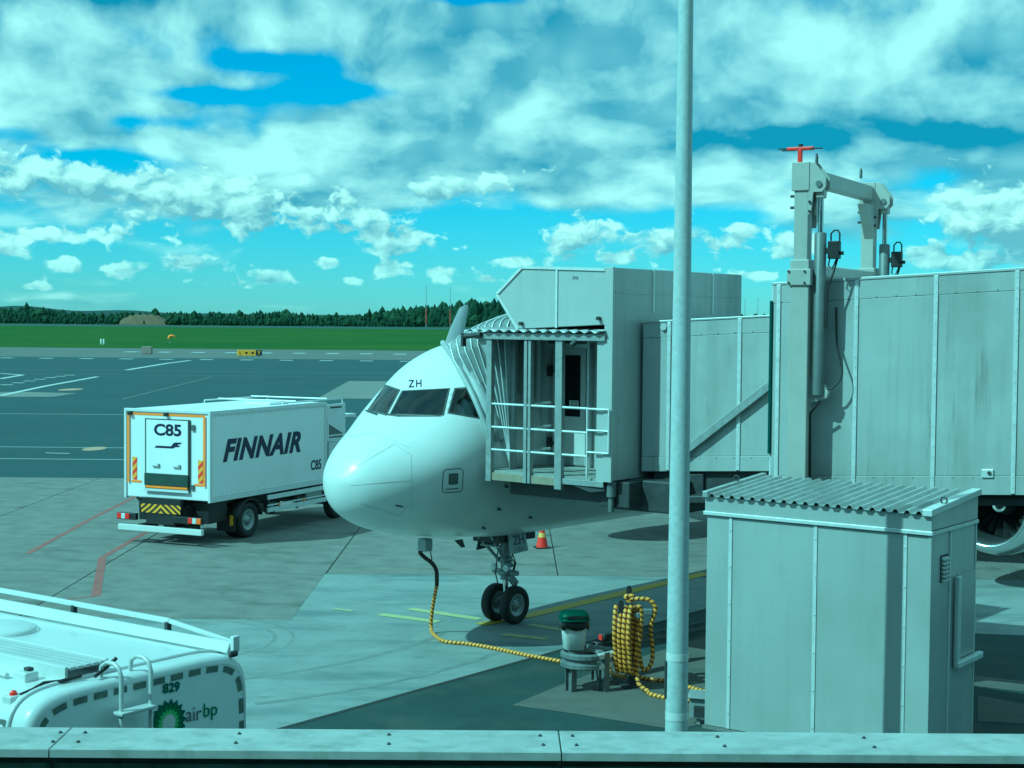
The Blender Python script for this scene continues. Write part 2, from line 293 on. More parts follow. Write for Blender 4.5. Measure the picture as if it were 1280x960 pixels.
# ------------------------------------------------------------------ mesh collector
class MB:
    def __init__(s): s.v = []; s.f = []; s.uv = []; s.m = []; s.sm = []
    def add(s, vs, fs, uvs=None, mi=0, smooth=False):
        o = len(s.v); s.v += [tuple(float(c) for c in p) for p in vs]
        s.uv += uvs if uvs is not None else [(0.0, 0.0)] * len(vs)
        for f in fs: s.f.append(tuple(i + o for i in f)); s.m.append(mi); s.sm.append(smooth)
        return s
    def hexa(s, p, mi=0):     # p: bottom 4 (ccw), top 4
        return s.add(p, [(3, 2, 1, 0), (4, 5, 6, 7), (0, 1, 5, 4), (1, 2, 6, 5), (2, 3, 7, 6), (3, 0, 4, 7)], mi=mi)
    def box(s, F, a, b, mi=0):
        (x0, y0, z0), (x1, y1, z1) = a, b
        x0, x1 = min(x0, x1), max(x0, x1); y0, y1 = min(y0, y1), max(y0, y1); z0, z1 = min(z0, z1), max(z0, z1)
        return s.hexa([F(x0, y0, z0), F(x1, y0, z0), F(x1, y1, z0), F(x0, y1, z0), F(x0, y0, z1), F(x1, y0, z1), F(x1, y1, z1), F(x0, y1, z1)], mi)
    def bar(s, p, q, w, h, up=(0, 0, 1), mi=0):
        p, q = Vector(p), Vector(q); d = (q - p).normalized(); u = Vector(up); sd = d.cross(u)
        if sd.length < 1e-4: sd = d.cross(Vector((1, 0, 0)))
        sd.normalize(); u = sd.cross(d).normalized(); sd *= w / 2; u = u * h / 2
        return s.hexa([p - sd - u, p + sd - u, q + sd - u, q - sd - u, p - sd + u, p + sd + u, q + sd + u, q - sd + u], mi)
    def prism(s, poly, vec, mi=0):
        n = len(poly); poly = [Vector(p) for p in poly]; vec = Vector(vec)
        nrm = Vector((0, 0, 0))
        for i in range(n): nrm += poly[i].cross(poly[(i + 1) % n])
        if nrm.dot(vec) > 0: poly = poly[::-1]
        vs = poly + [p + vec for p in poly]
        return s.add(vs, [tuple(range(n)), tuple(range(2 * n - 1, n - 1, -1))] + [(i, i + n, (i + 1) % n + n, (i + 1) % n) for i in range(n)], mi=mi)
    def tube(s, pts, r, n=10, cap=True, mi=0, closed=False):
        pts = [Vector(p) for p in pts]; k = len(pts); rs = r if hasattr(r, '__len__') else [r] * k
        vs, uvs = [], []; T = []
        for i in range(k):
            a = pts[max(i - 1, 0)]; b = pts[min(i + 1, k - 1)]; T.append((b - a).normalized())
        up = Vector((0, 0, 1)) if abs(T[0].z) < 0.9 else Vector((1, 0, 0))
        nx = T[0].cross(up).normalized(); L = 0.0
        for i in range(k):
            if i: L += (pts[i] - pts[i - 1]).length
            nx = (nx - T[i] * nx.dot(T[i])).normalized(); ny = T[i].cross(nx)
            for j in range(n + 1):
                t = 2 * math.pi * j / n
                vs.append(pts[i] + (nx * math.cos(t) + ny * math.sin(t)) * rs[i]); uvs.append((j / n, L))
        fs = [(i * (n + 1) + j, i * (n + 1) + j + 1, (i + 1) * (n + 1) + j + 1, (i + 1) * (n + 1) + j) for i in range(k - 1) for j in range(n)]
        s.add(vs, fs, uvs, mi, True)
        if cap:
            for e, rev in ((0, False), (k - 1, True)):
                ids = [vs[e * (n + 1) + j] for j in range(n)]
                s.add(ids, [tuple(range(n))[::-1] if not rev else tuple(range(n))], mi=mi)
        return s
    def lathe(s, c, axis, prof, n=32, mi=0):   # prof: (along axis, radius)
        c, ax = Vector(c), Vector(axis).normalized(); up = Vector((0, 0, 1)) if abs(ax.z) < 0.9 else Vector((1, 0, 0))
        e1 = ax.cross(up).normalized(); e2 = ax.cross(e1); vs = []
        for (h, r) in prof:
            for j in range(n):
                t = 2 * math.pi * j / n; vs.append(c + ax * h + (e1 * math.cos(t) + e2 * math.sin(t)) * r)
        fs = [(i * n + j, i * n + (j + 1) % n, (i + 1) * n + (j + 1) % n, (i + 1) * n + j) for i in range(len(prof) - 1) for j in range(n)]
        return s.add(vs, fs, None, mi, True)
    def grid(s, rows, mi=0, smooth=True):
        n = len(rows[0]); vs = [p for r in rows for p in r]
        fs = [(i * n + j, i * n + j + 1, (i + 1) * n + j + 1, (i + 1) * n + j) for i in range(len(rows) - 1) for j in range(n - 1)]
        return s.add(vs, fs, None, mi, smooth)
    def build(s, name, mats, parent=None, bevel=0.0, base=None, seg=2):
        b = np.array(base if base is not None else base_of(parent)) if (parent or base is not None) else np.zeros(3)
        me = bpy.data.meshes.new(name)
        me.from_pydata([(p[0] - b[0], p[1] - b[1], p[2] - b[2]) for p in s.v], [], s.f)
        mats = mats if isinstance(mats, (list, tuple)) else [mats]
        for m in mats: me.materials.append(m)
        me.polygons.foreach_set('material_index', s.m); me.polygons.foreach_set('use_smooth', s.sm)
        if any(u != (0.0, 0.0) for u in s.uv):
            ul = me.uv_layers.new(name='UVMap'); idx = np.zeros(len(me.loops), dtype=np.int32); me.loops.foreach_get('vertex_index', idx)
            ul.data.foreach_set('uv', np.array(s.uv, dtype=np.float32)[idx].ravel())
        bm = bmesh.new(); bm.from_mesh(me); bmesh.ops.recalc_face_normals(bm, faces=bm.faces); bm.to_mesh(me); bm.free()
        me.update()
        o = bpy.data.objects.new(name, me); COL.objects.link(o)
        if parent: o.parent = parent
        elif base is not None: o.location = base
        if bevel > 0:
            md = o.modifiers.new('bevel', 'BEVEL'); md.width = bevel; md.segments = seg; md.limit_method = 'ANGLE'; md.angle_limit = math.radians(40)
        return o
def curve(P, n=8):
    P = [np.array(p, float) for p in P]; out = []
    for i in range(len(P) - 1):
        p0, p1, p2, p3 = P[max(i - 1, 0)], P[i], P[i + 1], P[min(i + 2, len(P) - 1)]
        for k in range(n):
            u = k / n; out.append(.5 * ((2 * p1) + (-p0 + p2) * u + (2 * p0 - 5 * p1 + 4 * p2 - p3) * u * u + (-p0 + 3 * p1 - 3 * p2 + p3) * u ** 3))
    return out + [P[-1]]
def base_of(o):
    while o.parent: o = o.parent
    return tuple(o.location)
def W(x, y, z): return (x, y, z)
def frame(o, ex, ey=None, slope=0.0):
    ex = np.array([ex[0], ex[1]]) / math.hypot(*ex); ey = np.array([-ex[1], ex[0]]) if ey is None else np.array(ey) / math.hypot(*ey)
    o = np.array(o[:2])
    def F(u, v, z):
        p = o + ex * u + ey * v; return (p[0], p[1], z + slope * u)
    return F
def tag(o, label, cat, group=None):
    o['label'] = label; o['category'] = cat
    if group: o['group'] = group
    return o
def thing(name, loc, label, cat, group=None):
    o = bpy.data.objects.new(name, None); COL.objects.link(o); o.location = [float(v) for v in loc]; o.empty_display_size = 0.3
    return tag(o, label, cat, group)
def part(name, m, parent, *boxes, F=W, bevel=0.0):
    b = MB()
    for (a, c) in boxes: b.box(F, a, c)
    return b.build(name, m, parent, bevel)
def structure(o): o['kind'] = 'structure'; return o

def text_verts(body, shear=0.0, offset=0.0, space=1.0):
    cu = bpy.data.curves.new('lettering', 'FONT'); cu.body = body; cu.size = 1.0; cu.shear = shear; cu.offset = offset; cu.space_character = space
    cu.fill_mode = 'FRONT'; cu.resolution_u = 6
    o = bpy.data.objects.new('lettering', cu); COL.objects.link(o); bpy.context.view_layer.update()
    me = bpy.data.meshes.new_from_object(o.evaluated_get(bpy.context.evaluated_depsgraph_get()))
    vs = np.array([v.co[:2] for v in me.vertices]); fs = [tuple(p.vertices) for p in me.polygons]
    bpy.data.objects.remove(o); bpy.data.curves.remove(cu); bpy.data.meshes.remove(me)
    mn, mx = vs.min(0), vs.max(0); return (vs - mn) / (mx - mn), fs      # unit square
def text_on(name, body, org, ex, ey, w, h, m, parent, shear=0.0, offset=0.0, lift=0.004, space=1.0):
    vs, fs = text_verts(body, shear, offset, space); ex, ey = Vector(ex).normalized(), Vector(ey).normalized(); n = ex.cross(ey)
    b = MB(); b.add([Vector(org) + ex * (x * w) + ey * (y * h) + n * lift for x, y in vs], fs); return b.build(name, m, parent)

# ------------------------------------------------------------------ the ground and its surfaces
GRASS = mat('grass', (0.042, 0.085, 0.012), 0.95, scale=0.02, col2=(0.075, 0.115, 0.014), spec=0.1, grime=(0.085, 0.11, 0.012), grime_amt=0.5, grime_scale=(0.012, 0.03, 1))
ASPH = mat('asphalt', (0.038, 0.062, 0.067), 0.82, var=0.10, scale=0.12, bump=0.2, bscale=25, grime=(0.050, 0.078, 0.084), grime_amt=0.5, grime_scale=(0.02, 0.12, 1))
ASPH2 = mat('dark_asphalt', (0.034, 0.050, 0.049), 0.85, var=0.18, scale=0.7, bump=0.4, bscale=30, grime=(0.085, 0.088, 0.075), grime_amt=0.55, grime_scale=(0.8, 0.8, 1))
CONC = mat('apron_concrete', (0.200, 0.194, 0.178), 0.85, var=0.17, scale=1.7, bump=0.35, bscale=30, grime=(0.095, 0.093, 0.085), grime_amt=0.75, grime_scale=(0.40, 0.95, 1), stains=[((0.9, 1.6, 1), .60, .72, (0.06, 0.06, 0.055), .55), ((6, 9, 1), .62, .72, (0.24, 0.235, 0.22), .5)])
PAD = mat('pad_concrete', (0.27, 0.285, 0.28), 0.75, var=0.13, scale=1.1, bump=0.15, bscale=22, grime=(0.12, 0.145, 0.15), grime_amt=0.8, grime_scale=(0.30, 0.85, 1), stains=[((1.1, 2.2, 1), .61, .72, (0.09, 0.11, 0.115), .5), ((.5, 1.3, 1), .54, .68, (0.36, 0.36, 0.34), .45)])
PATCH = mat('worn_patch', (0.125, 0.12, 0.105), 0.85, var=0.18, scale=1.6, bump=0.3, bscale=30)
SHOULD = mat('shoulder', (0.14, 0.14, 0.13), 0.85, var=0.12, scale=0.15, grime=(0.08, 0.10, 0.05), grime_amt=0.4, grime_scale=(0.05, 0.3, 1))
PALE = mat('pale_slab', (0.20, 0.20, 0.185), 0.85, var=0.08, scale=0.4)
JOINT = mat('joint_filler', (0.030, 0.030, 0.030), 0.9, var=0.2)
MWHITE = mat('marking_white', (0.55, 0.56, 0.54), 0.7, var=0.1, scale=2, grime=(0.25, 0.26, 0.26), grime_amt=0.5, grime_scale=(2, 2, 1))
MFAINT = mat('marking_faint', (0.16, 0.17, 0.17), 0.7, var=0.1, scale=2)
MYEL = mat('marking_yellow', (0.46, 0.36, 0.035), 0.7, var=0.12, scale=3, grime=(0.22, 0.22, 0.15), grime_amt=0.6, grime_scale=(3, 3, 1))
MYELP = mat('marking_pale_yellow', (0.50, 0.50, 0.24), 0.7, var=0.12, scale=3, grime=(0.25, 0.26, 0.22), grime_amt=0.6, grime_scale=(3, 3, 1))
MRED = mat('marking_red', (0.24, 0.10, 0.09), 0.8, var=0.15, scale=3, grime=(0.2, 0.17, 0.155), grime_amt=0.6, grime_scale=(4, 4, 1))

def sheet(name, poly, z, m):
    b = MB(); b.add([(p[0], p[1], z) for p in poly], [tuple(range(len(poly)))]); o = b.build(name, m)
    if o.data.polygons[0].normal.z < 0: o.data.flip_normals()
    return structure(o)
def rect(x0, y0, x1, y1): return [(x0, y0), (x1, y0), (x1, y1), (x0, y1)]
sheet('ground', rect(-9000, -60, 9000, 14000), -0.02, GRASS)
def gy(py, px=320): return float(G(px, py)[1])
sheet('runway', rect(-3000, 960, 3000, 1130), -0.012, ASPH)
sheet('taxiway_shoulder', rect(-700, 225, 700, 302), -0.012, SHOULD)
sheet('taxiway', rect(-700, 58.7, 700, 233), -0.006, ASPH)
sheet('apron', rect(-120, -30, 150, 58.7), -0.016, JOINT)
# concrete slabs with joints, 5.6 m grid
XJ = 1.15; SL = 5.6
apron = bpy.data.objects['apron']
def slab_mesh(w, h):
    me = bpy.data.meshes.new('concrete_slab'); g = 0.02
    vs = [(g, g, 0), (w - g, g, 0), (w - g, h - g, 0), (g, h - g, 0), (g - .01, g - .01, -0.03), (w - g + .01, g - .01, -0.03), (w - g + .01, h - g + .01, -0.03), (g - .01, h - g + .01, -0.03)]
    me.from_pydata(vs, [], [(0, 1, 2, 3), (4, 5, 1, 0), (5, 6, 2, 1), (6, 7, 3, 2), (7, 4, 0, 3)]); return me
meA = slab_mesh(SL, 5.4); meA.materials.append(CONC)
meB = slab_mesh(SL, 5.7); meB.materials.append(CONC)
for kx in range(-12, 16):
    for ky in range(-1, 4):
        x = XJ + SL * kx; y = 37.1 + 5.4 * ky
        if ky == -1:
            if x > -5: continue
            me, y = meB, 31.4
        else: me = meA
        o = bpy.data.objects.new('concrete_slab', me); COL.objects.link(o); o.parent = apron; o.location = (x, y, random.uniform(0.0, 0.003))
# smooth pad under the nose, then the near asphalt with its worn patch
cA, cB = G(361, 907), G(882, 761)
cdir = (cB - cA) / np.linalg.norm(cB - cA)
c0 = cA - cdir * 22; c1 = cA + cdir * 12.4
sheet('concrete_pad', [(-4.47, 31.38), (-4.47, 37.08), (150, 37.08), (150, 20), (12, 20), (c1[0] + .04, c1[1] - .03), (c0[0], c0[1]), (-66, -25), (-66, 31.38)], -0.002, PAD)
g1, g2 = G(1225, 792), G(1280, 797)
sheet('near_asphalt', [(c0[0] + .1, c0[1] - .1), (c1[0] + .05, c1[1]), (g1[0], g1[1]), (60, g2[1] - 8), (60, -25), (c0[0], -25)], 0.003, ASPH2)
sheet('expansion_joint', [(c0[0], c0[1]), (c1[0], c1[1]), (c1[0] + .08, c1[1] - .06), (c0[0] + .08, c0[1] - .06)], 0.007, JOINT)
pp = [G(*q) for q in [(640, 882), (700, 857), (738, 843), (800, 822), (884, 795), (900, 830), (884, 905), (840, 912), (745, 897), (700, 890)]]
sheet('worn_patch', [(p[0], p[1]) for p in pp], 0.008, PATCH)
for k, q in enumerate([[(1222, 870), (1280, 880), (1280, 905), (1222, 902)], [(1218, 845), (1280, 852), (1280, 865), (1218, 858)]]):
    pp = [G(*c) for c in q]; sheet('worn_patch', [(p[0], p[1]) for p in pp], 0.008, PATCH)

def line(p, q, w, z=0.006, m=MWHITE, name='painted_line'):
    p, q = np.array(p[:2]), np.array(q[:2]); d = (q - p) / np.linalg.norm(q - p); n = np.array([-d[1], d[0]]) * w / 2
    return sheet(name, [p - n, q - n, q + n, p + n], z, m)
def pline(pts, w, m, z=0.006):
    g = [G(*p) for p in pts]
    for a, b in zip(g[:-1], g[1:]): line(a, b, w, z, m)
# stand markings
pline([(512, 761), (600, 774)], 0.26, MYELP); pline([(475, 768), (548, 777.5)], 0.26, MYELP); pline([(600, 781), (655, 771)], 0.30, MYEL, 0.010)
pline([(655, 771), (884, 716.5)], 0.34, MYEL)
pline([(628, 793), (684, 799)], 0.24, MYELP); pline([(662, 781), (706, 788)], 0.24, MYELP)
pline([(418, 761), (440, 764)], 0.12, MYELP)
pline([(35, 692), (115, 648), (175, 618)], 0.16, MRED); pline([(120, 745), (128, 697)], 0.20, MRED); pline([(128, 697), (185, 664)], 0.16, MRED); pline([(62, 752), (122, 745)], 0.10, MRED)
SKZ = -.0012
SKID = mat('tyre_mark', (0.225, 0.24, 0.236), 0.85, var=.2, scale=2.5)
def arc_mark(cx, cy, r, a0, a1, w, z):
    ts = np.linspace(math.radians(a0), math.radians(a1), 22)
    b = MB(); b.grid([[(cx + (r + d) * math.cos(t), cy + (r + d) * math.sin(t), z) for d in (-w / 2, w / 2)] for t in ts], smooth=False); structure(b.build('tyre_mark', SKID))
for a in ((-6.5, 29.3, 2.0, -40, 100, .08), (-6.5, 29.3, 2.35, -30, 90, .07), (-9, 33, 8.2, -62, -20, .14), (-9, 33, 9.9, -60, -24, .14)): SKZ += .0006; arc_mark(*a, SKZ)
# taxiway markings
for y, w, x0, x1 in [(66.4, 0.16, -90, 60), (72.4, 0.16, -90, 60), (97.0, 0.18, -120, 60)]: line((x0, y), (x1, y), w, 0.0, MWHITE)
pline([(57, 566), (87, 566.8)], 0.22, MWHITE, 0.0); pline([(82, 552), (110, 552.6)], .14, MFAINT, 0.0)
line((-130, 181), (60, 171.5), 0.5, 0.0, MFAINT); line((-130, 166), (60, 161), 0.4, 0.0, MFAINT)
pline([(0, 494.5), (60, 482), (122, 470.8)], 0.55, MWHITE, 0.004); pline([(122, 470.8), (300, 470), (640, 473)], 0.35, MFAINT, 0.004)
pline([(158, 462.5), (210, 454), (238, 450.5)], 0.7, MWHITE, 0.004); pline([(153, 499), (265, 471)], 0.22, MFAINT, 0.004)
pline([(0, 473.5), (28, 468.7), (0, 466.8)], 0.6, MWHITE, 0.004)
for px, py in [(8, 481), (23, 478.6), (37, 476.2), (50, 474), (63, 472), (75, 470.4), (87, 469)]:
    g = G(px, py); line((g[0] - .55, g[1]), (g[0] + .55, g[1]), 0.9, 0.004, MWHITE)
for px in range(8, 660, 50):
    g = G(px, 447.3 + px * 0.0085); line((g[0] - 0.95, g[1]), (g[0] + 0.95, g[1]), 2.4, 0.004, MWHITE)
for px in range(164, 660, 42):
    g = G(px, 438.4 + px * 0.0085); line((g[0] - 1.1, g[1]), (g[0] + 1.1, g[1]), 4.5, 0.004, MWHITE)
for q in [[(0, 496), (66, 496), (96, 491.5), (40, 490), (0, 490)], [(397, 498), (436, 476.2), (540, 477), (540, 499)]]:
    pp = [G(*c) for c in q]; sheet('pale_slab', [(p[0], p[1]) for p in pp], 0.001, PALE)
for px, py, r in [(88, 487, 0.9), (118, 561, 0.5)]:
    g = G(px, py); sheet('manhole_ring', [(g[0] + r * math.cos(t), g[1] + 2.2 * r * math.sin(t)) for t in np.linspace(0, 2 * math.pi, 25)[:-1]], 0.006, mat('tan_slab', (0.42, 0.30, 0.20), 0.8))

# ------------------------------------------------------------------ far woodland
def conifers():
    b = MB(); LEAF = mat('far_foliage', (0.012, 0.028, 0.013), 0.95, scale=0.08, col2=(0.026, 0.052, 0.02))
    def hill(px):
        return 9.0 * math.exp(-((px - 585) / 95.0) ** 2) + 2.5 * math.exp(-((px - 20) / 80.0) ** 2) + 1.2 * math.sin(px * .02)
    for row in range(9):
        D = 1190 + row * 45
        n = 430
        for i in range(n):
            px = -60 + (1400) * (i + random.random()) / n
            if 148 < px < 208 and row < 6 and random.random() < 0.85: continue
            x = (px - 640) / FPX * D; base = hill(px) * row / 8
            prof_h = .80 + .22 * math.sin(px * .031 + 1.2) * math.sin(px * .0113) + .16 * math.sin(px * .09 + row) + .5 * math.exp(-((px - 590) / 90.0) ** 2)
            h = random.uniform(6.0, 13.0) * (0.6 if row < 3 else 1.0) * prof_h * (1.25 if random.random() < .08 else 1); r = h * random.uniform(0.16, 0.34)
            con = random.random() < 0.6; k = 6; a0 = random.random() * 6
            tiers = [(0.0, 0.8), (0.35, 1.0), (0.42, 0.62), (0.7, 0.66), (1.0, 0.03)] if con else [(0.0, 0.55), (0.25, 1.25), (0.6, 1.3), (0.85, 0.8), (1.0, 0.1)]
            vs = []
            for (t, q) in tiers:
                for j in range(k):
                    an = a0 + j * 2 * math.pi / k; rr = r * q * random.uniform(0.7, 1.25)
                    vs.append((x + rr * math.cos(an), D + rr * math.sin(an), base + h * t + random.uniform(-.3, .3)))
            fs = [(q * k + j, q * k + (j + 1) % k, (q + 1) * k + (j + 1) % k, (q + 1) * k + j) for q in range(len(tiers) - 1) for j in range(k)]
            b.add(vs, fs, mi=0 if con else (1 if random.random() < .6 else 2))
    o = b.build('far_woodland', [LEAF, mat('far_leaf', (0.020, 0.042, 0.015), 0.95, scale=.1), mat('far_leaf_light', (0.034, 0.06, 0.022), 0.95, scale=.1)]); o['kind'] = 'stuff'; tag(o, 'dark green far-off woodland along the edge of the airfield', 'woodland')
    # ground rising under the wood, bare soil bank, far ridge
    HILLM = mat('hill_ground', (0.025, 0.05, 0.02), 0.95, scale=0.03)
    rows = []
    for D, k in ((1150, 0), (1300, .3), (1560, 1.0), (2200, 0.6)):
        rows.append([((px - 640) / FPX * D, D, max(0.0, hill(px)) * k - 0.05 + 0.3 * k) for px in range(-200, 1500, 20)])
    structure(MB().grid(rows).build('hill', HILLM))
    rows = []
    for D, k in ((2600, 0), (2900, 1.0), (3200, 0.9)):
        rows.append([((px - 640) / FPX * D, D, (14 + 9 * math.exp(-((px - 10) / 60) ** 2) + 3 * math.sin(px * .013) + 1.5 * math.sin(px * .05)) * k) for px in range(-400, 1700, 10)])
    structure(MB().grid(rows).build('far_hill', mat('far_hill_wood', (0.02, 0.045, 0.035), 0.95, scale=0.02)))
    SOIL = mat('bare_soil', (0.12, 0.085, 0.04), 0.95, scale=0.2, var=0.3, grime=(0.06, 0.09, 0.03), grime_amt=0.7, grime_scale=(0.08, 0.08, 0.2))
    rows = []
    for j in range(9):
        t = j / 8; D = 1185 + 90 * t
        rows.append([((px - 640) / FPX * D, D, 8.0 * math.sin(t * math.pi / 2) * max(0, 1 - abs((px - 180) / 34.0) ** 3) * (1 + .08 * math.sin(px * .7 + j))) for px in np.linspace(144, 216, 30)])
    structure(MB().grid(rows).build('soil_bank', SOIL))
conifers()
def mast(px, top, D, lab, colr):
    base = at_h(px, 398, 0) if False else np.array([(px - 640) / FPX * D, D, 0.0]); hgt = CAM_H + D * (400 - top) / FPX
    t = thing('radio_mast', base, lab, 'mast', 'masts in the woodland'); b = MB()
    b.tube([base, base + [0, 0, hgt * .96]], [0.30, 0.16], 8); b.build('shaft', colr[0], t)
    b = MB(); b.tube([base + [0, 0, hgt * 0.10], base + [0, 0, hgt * .45]], 0.42, 8); b.build('painted_band', colr[1], t)
    b = MB(); b.tube([base + [0, 0, hgt * 0.96], base + [0, 0, hgt]], 0.18, 6); b.bar(base + [-.5, 0, hgt * .96], base + [.5, 0, hgt * .96], .2, .2); b.build('antenna', colr[0], t)
RUST = mat('mast_red', (0.40, 0.10, 0.05), 0.7); MASTG = mat('mast_grey', (0.30, 0.30, 0.29), 0.7)
mast(532, 358, 1150, 'thin red and grey mast at the low edge of the wooded hill', (MASTG, RUST))
mast(562, 360, 1170, 'thin red and grey mast nearest the aircraft wing tip', (MASTG, RUST))
mast(930, 371, 1350, 'grey mast above the trees right of the lamp pole', (MASTG, MASTG))
mast(946, 370, 1350, 'grey mast above the trees beside the lifting frame', (MASTG, MASTG))

def taxi_sign():
    g = G(312, 446.5); t = thing('taxiway_sign', g, 'low yellow and black taxiway sign on the grass edge', 'sign')
    F = frame(g, (1, 0)); w = 0.98
    for k in range(4):
        x0 = -1.96 + k * w
        part('sign_panel', BLACK if k == 3 else YEL, t, ((x0 + .02, -.12, 0.25), (x0 + w - .02, .12, 1.12)), F=F, bevel=0.02)
        part('leg', DARK, t, ((x0 + .45, -.05, 0), (x0 + .55, .05, .25)), F=F)
        b = MB()
        if k == 0: b.box(F, (x0 + .42, -.128, .4), (x0 + .55, -.122, .98))
        elif k < 3:
            b.box(F, (x0 + .30, -.128, .50), (x0 + .68, -.122, .86))
        else:
            b.bar(F(x0 + .5, -.125, .4), F(x0 + .5, -.125, .7), .006, .12, (1, 0, 0)); b.bar(F(x0 + .5, -.125, .7), F(x0 + .3, -.125, .98), .006, .12, (1, 0, 0)); b.bar(F(x0 + .5, -.125, .7), F(x0 + .72, -.125, .98), .006, .12, (1, 0, 0))
        b.build('symbol', YEL if k == 3 else BLACK, t)
taxi_sign()
def small_airfield():
    g = G(212, 430); t = thing('wind_sock', g, 'small orange wind sock on a pole in the grass', 'wind sock'); b = MB()
    b.tube([g, g + [0, 0, 2.0]], .06, 8); b.build('pole', MASTG, t)
    b = MB(); b.tube([g + [-.2, 0, 1.2], g + [0.0, 0, 1.75], g + [.5, 0, 1.95], g + [1.2, 0, 1.7]], [.30, .30, .26, .15], 12); b.build('sock', TAPE, t)
    g = G(128, 430.5); t = thing('marker_post', g, 'pair of small white marker posts in the grass', 'marker')
    for dx in (-.3, .3):
        b = MB(); b.tube([g + [dx, 0, 0], g + [dx, 0, 1.15], g + [dx, 0, 1.2]], [.17, .17, .1], 10); b.build('post', WHITE, t)
    g = G(184, 442.5); F = frame(g, (1, 0))
    o = MB().box(F, (-.8, -.5, 0), (.8, .5, 1.25)).build('concrete_block', mat('pink_concrete', (0.30, 0.25, 0.22), 0.9), base=g, bevel=.08); tag(o, 'grey concrete block beside the taxiway edge', 'block')
small_airfield()

# ------------------------------------------------------------------ the airliner
TH = math.radians(50.0)
AA = np.array([math.cos(TH), math.sin(TH), 0]); PPV = np.array([math.sin(TH), -math.cos(TH), 0]); UP = np.array([0, 0, 1.0])
GEAR = np.array([-0.10, 31.3, 0.0]); NOSE = GEAR - AA * 5.07
NOSE = NOSE + AA * .12
def AW(s, lat, z): return NOSE + AA * s + PPV * lat + UP * z
def pchip(xs, ys, x):
    xs, ys, x = map(lambda v: np.asarray(v, float), (xs, ys, x)); h = np.diff(xs); dl = np.diff(ys) / h; m = np.zeros_like(xs)
    for i in range(1, len(xs) - 1):
        if dl[i - 1] * dl[i] > 0:
            w1, w2 = 2 * h[i] + h[i - 1], h[i] + 2 * h[i - 1]; m[i] = (w1 + w2) / (w1 / dl[i - 1] + w2 / dl[i])
    m[0], m[-1] = dl[0], dl[-1]
    i = np.clip(np.searchsorted(xs, x) - 1, 0, len(h) - 1); t = (x - xs[i]) / h[i]
    return ((1 + 2 * t) * (1 - t) ** 2) * ys[i] + t * (1 - t) ** 2 * h[i] * m[i] + t * t * (3 - 2 * t) * ys[i + 1] + t * t * (t - 1) * h[i] * m[i + 1]
ZC = 3.83
ST = [.20, .28, .44, .70, 1.05, 1.50, 1.99, 2.5, 2.9, 3.5, 4.5, 5.5, 6.5, 30.5, 34, 38, 42, 44.2]
TP = [-.64, -.43, -.193, .051, .278, .544, .96, 1.37, 1.66, 1.87, 1.985, 2.05, 2.07, 2.07, 2.07, 2.02, 1.75, 1.35]
BT = [-.64, -1.00, -1.214, -1.388, -1.541, -1.66, -1.756, -1.821, -1.877, -1.928, -2.01, -2.03, -2.03, -2.03, -1.55, -.55, .55, 1.0]
HW = [0.0, .316, .58, .841, 1.095, 1.341, 1.53, 1.67, 1.775, 1.866, 1.94, 1.97, 1.975, 1.975, 1.85, 1.35, .62, .16]
ZM = [-.64, -.67, -.665, -.63, -.555, -.44, -.30, -.17, -.11, -.05, 0, 0, 0, 0, .12, .55, 1.1, 1.18]
qs = np.sqrt(np.array(ST) - .2)
def fus_mesh():
    ss = np.concatenate([np.linspace(0, math.sqrt(7), 70) ** 2, np.linspace(7.8, 30, 22), np.linspace(31, 44.0, 14)]); ss[0] = 0.0004
    q = np.sqrt(ss); ss = ss + .2; tp, bt, hw, zm = (pchip(qs, v, q) for v in (TP, BT, HW, ZM)); n = 96; vs = []
    for k in range(len(ss)):
        for j in range(n):
            t = 2 * math.pi * j / n; c, s_ = math.cos(t), math.sin(t); b = (tp[k] - zm[k]) if s_ > 0 else (zm[k] - bt[k])
            e = 1.0
            vs.append(AW(ss[k], hw[k] * math.copysign(abs(c) ** e, c), ZC + zm[k] + b * s_))
    fs = [(i * n + j, i * n + (j + 1) % n, (i + 1) * n + (j + 1) % n, (i + 1) * n + j) for i in range(len(ss) - 1) for j in range(n)]
    fs.append(tuple(range(n))); fs.append(tuple((len(ss) - 1) * n + j for j in range(n))[::-1])
    return vs, fs
fvs, ffs = fus_mesh()
FBVH = BVHTree.FromPolygons([Vector(v) for v in fvs], ffs)
def on_fus(px, py, lift=0.0):
    d = Vector(ray(px, py)).normalized(); loc, nrm, idx, dist = FBVH.ray_cast(Vector(CP), d)
    k_ = 0
    while loc is None and k_ < 24 and lift <= 0.02:
        k_ += 1; px += (530 - px) * .006; py += (540 - py) * .006; d = Vector(ray(px, py)).normalized(); loc, nrm, idx, dist = FBVH.ray_cast(Vector(CP), d)
    if loc is None: return None
    if nrm.dot(d) > 0: nrm = -nrm
    return loc + nrm * lift
plane = thing('airliner', GEAR, 'white passenger airliner with its nose towards the jet bridge, letters ZH', 'airplane')
fb = MB(); fb.add(fvs, ffs, None, 0, True)
fus = fb.build('fuselage', [PLANE_W, BLACK], plane)
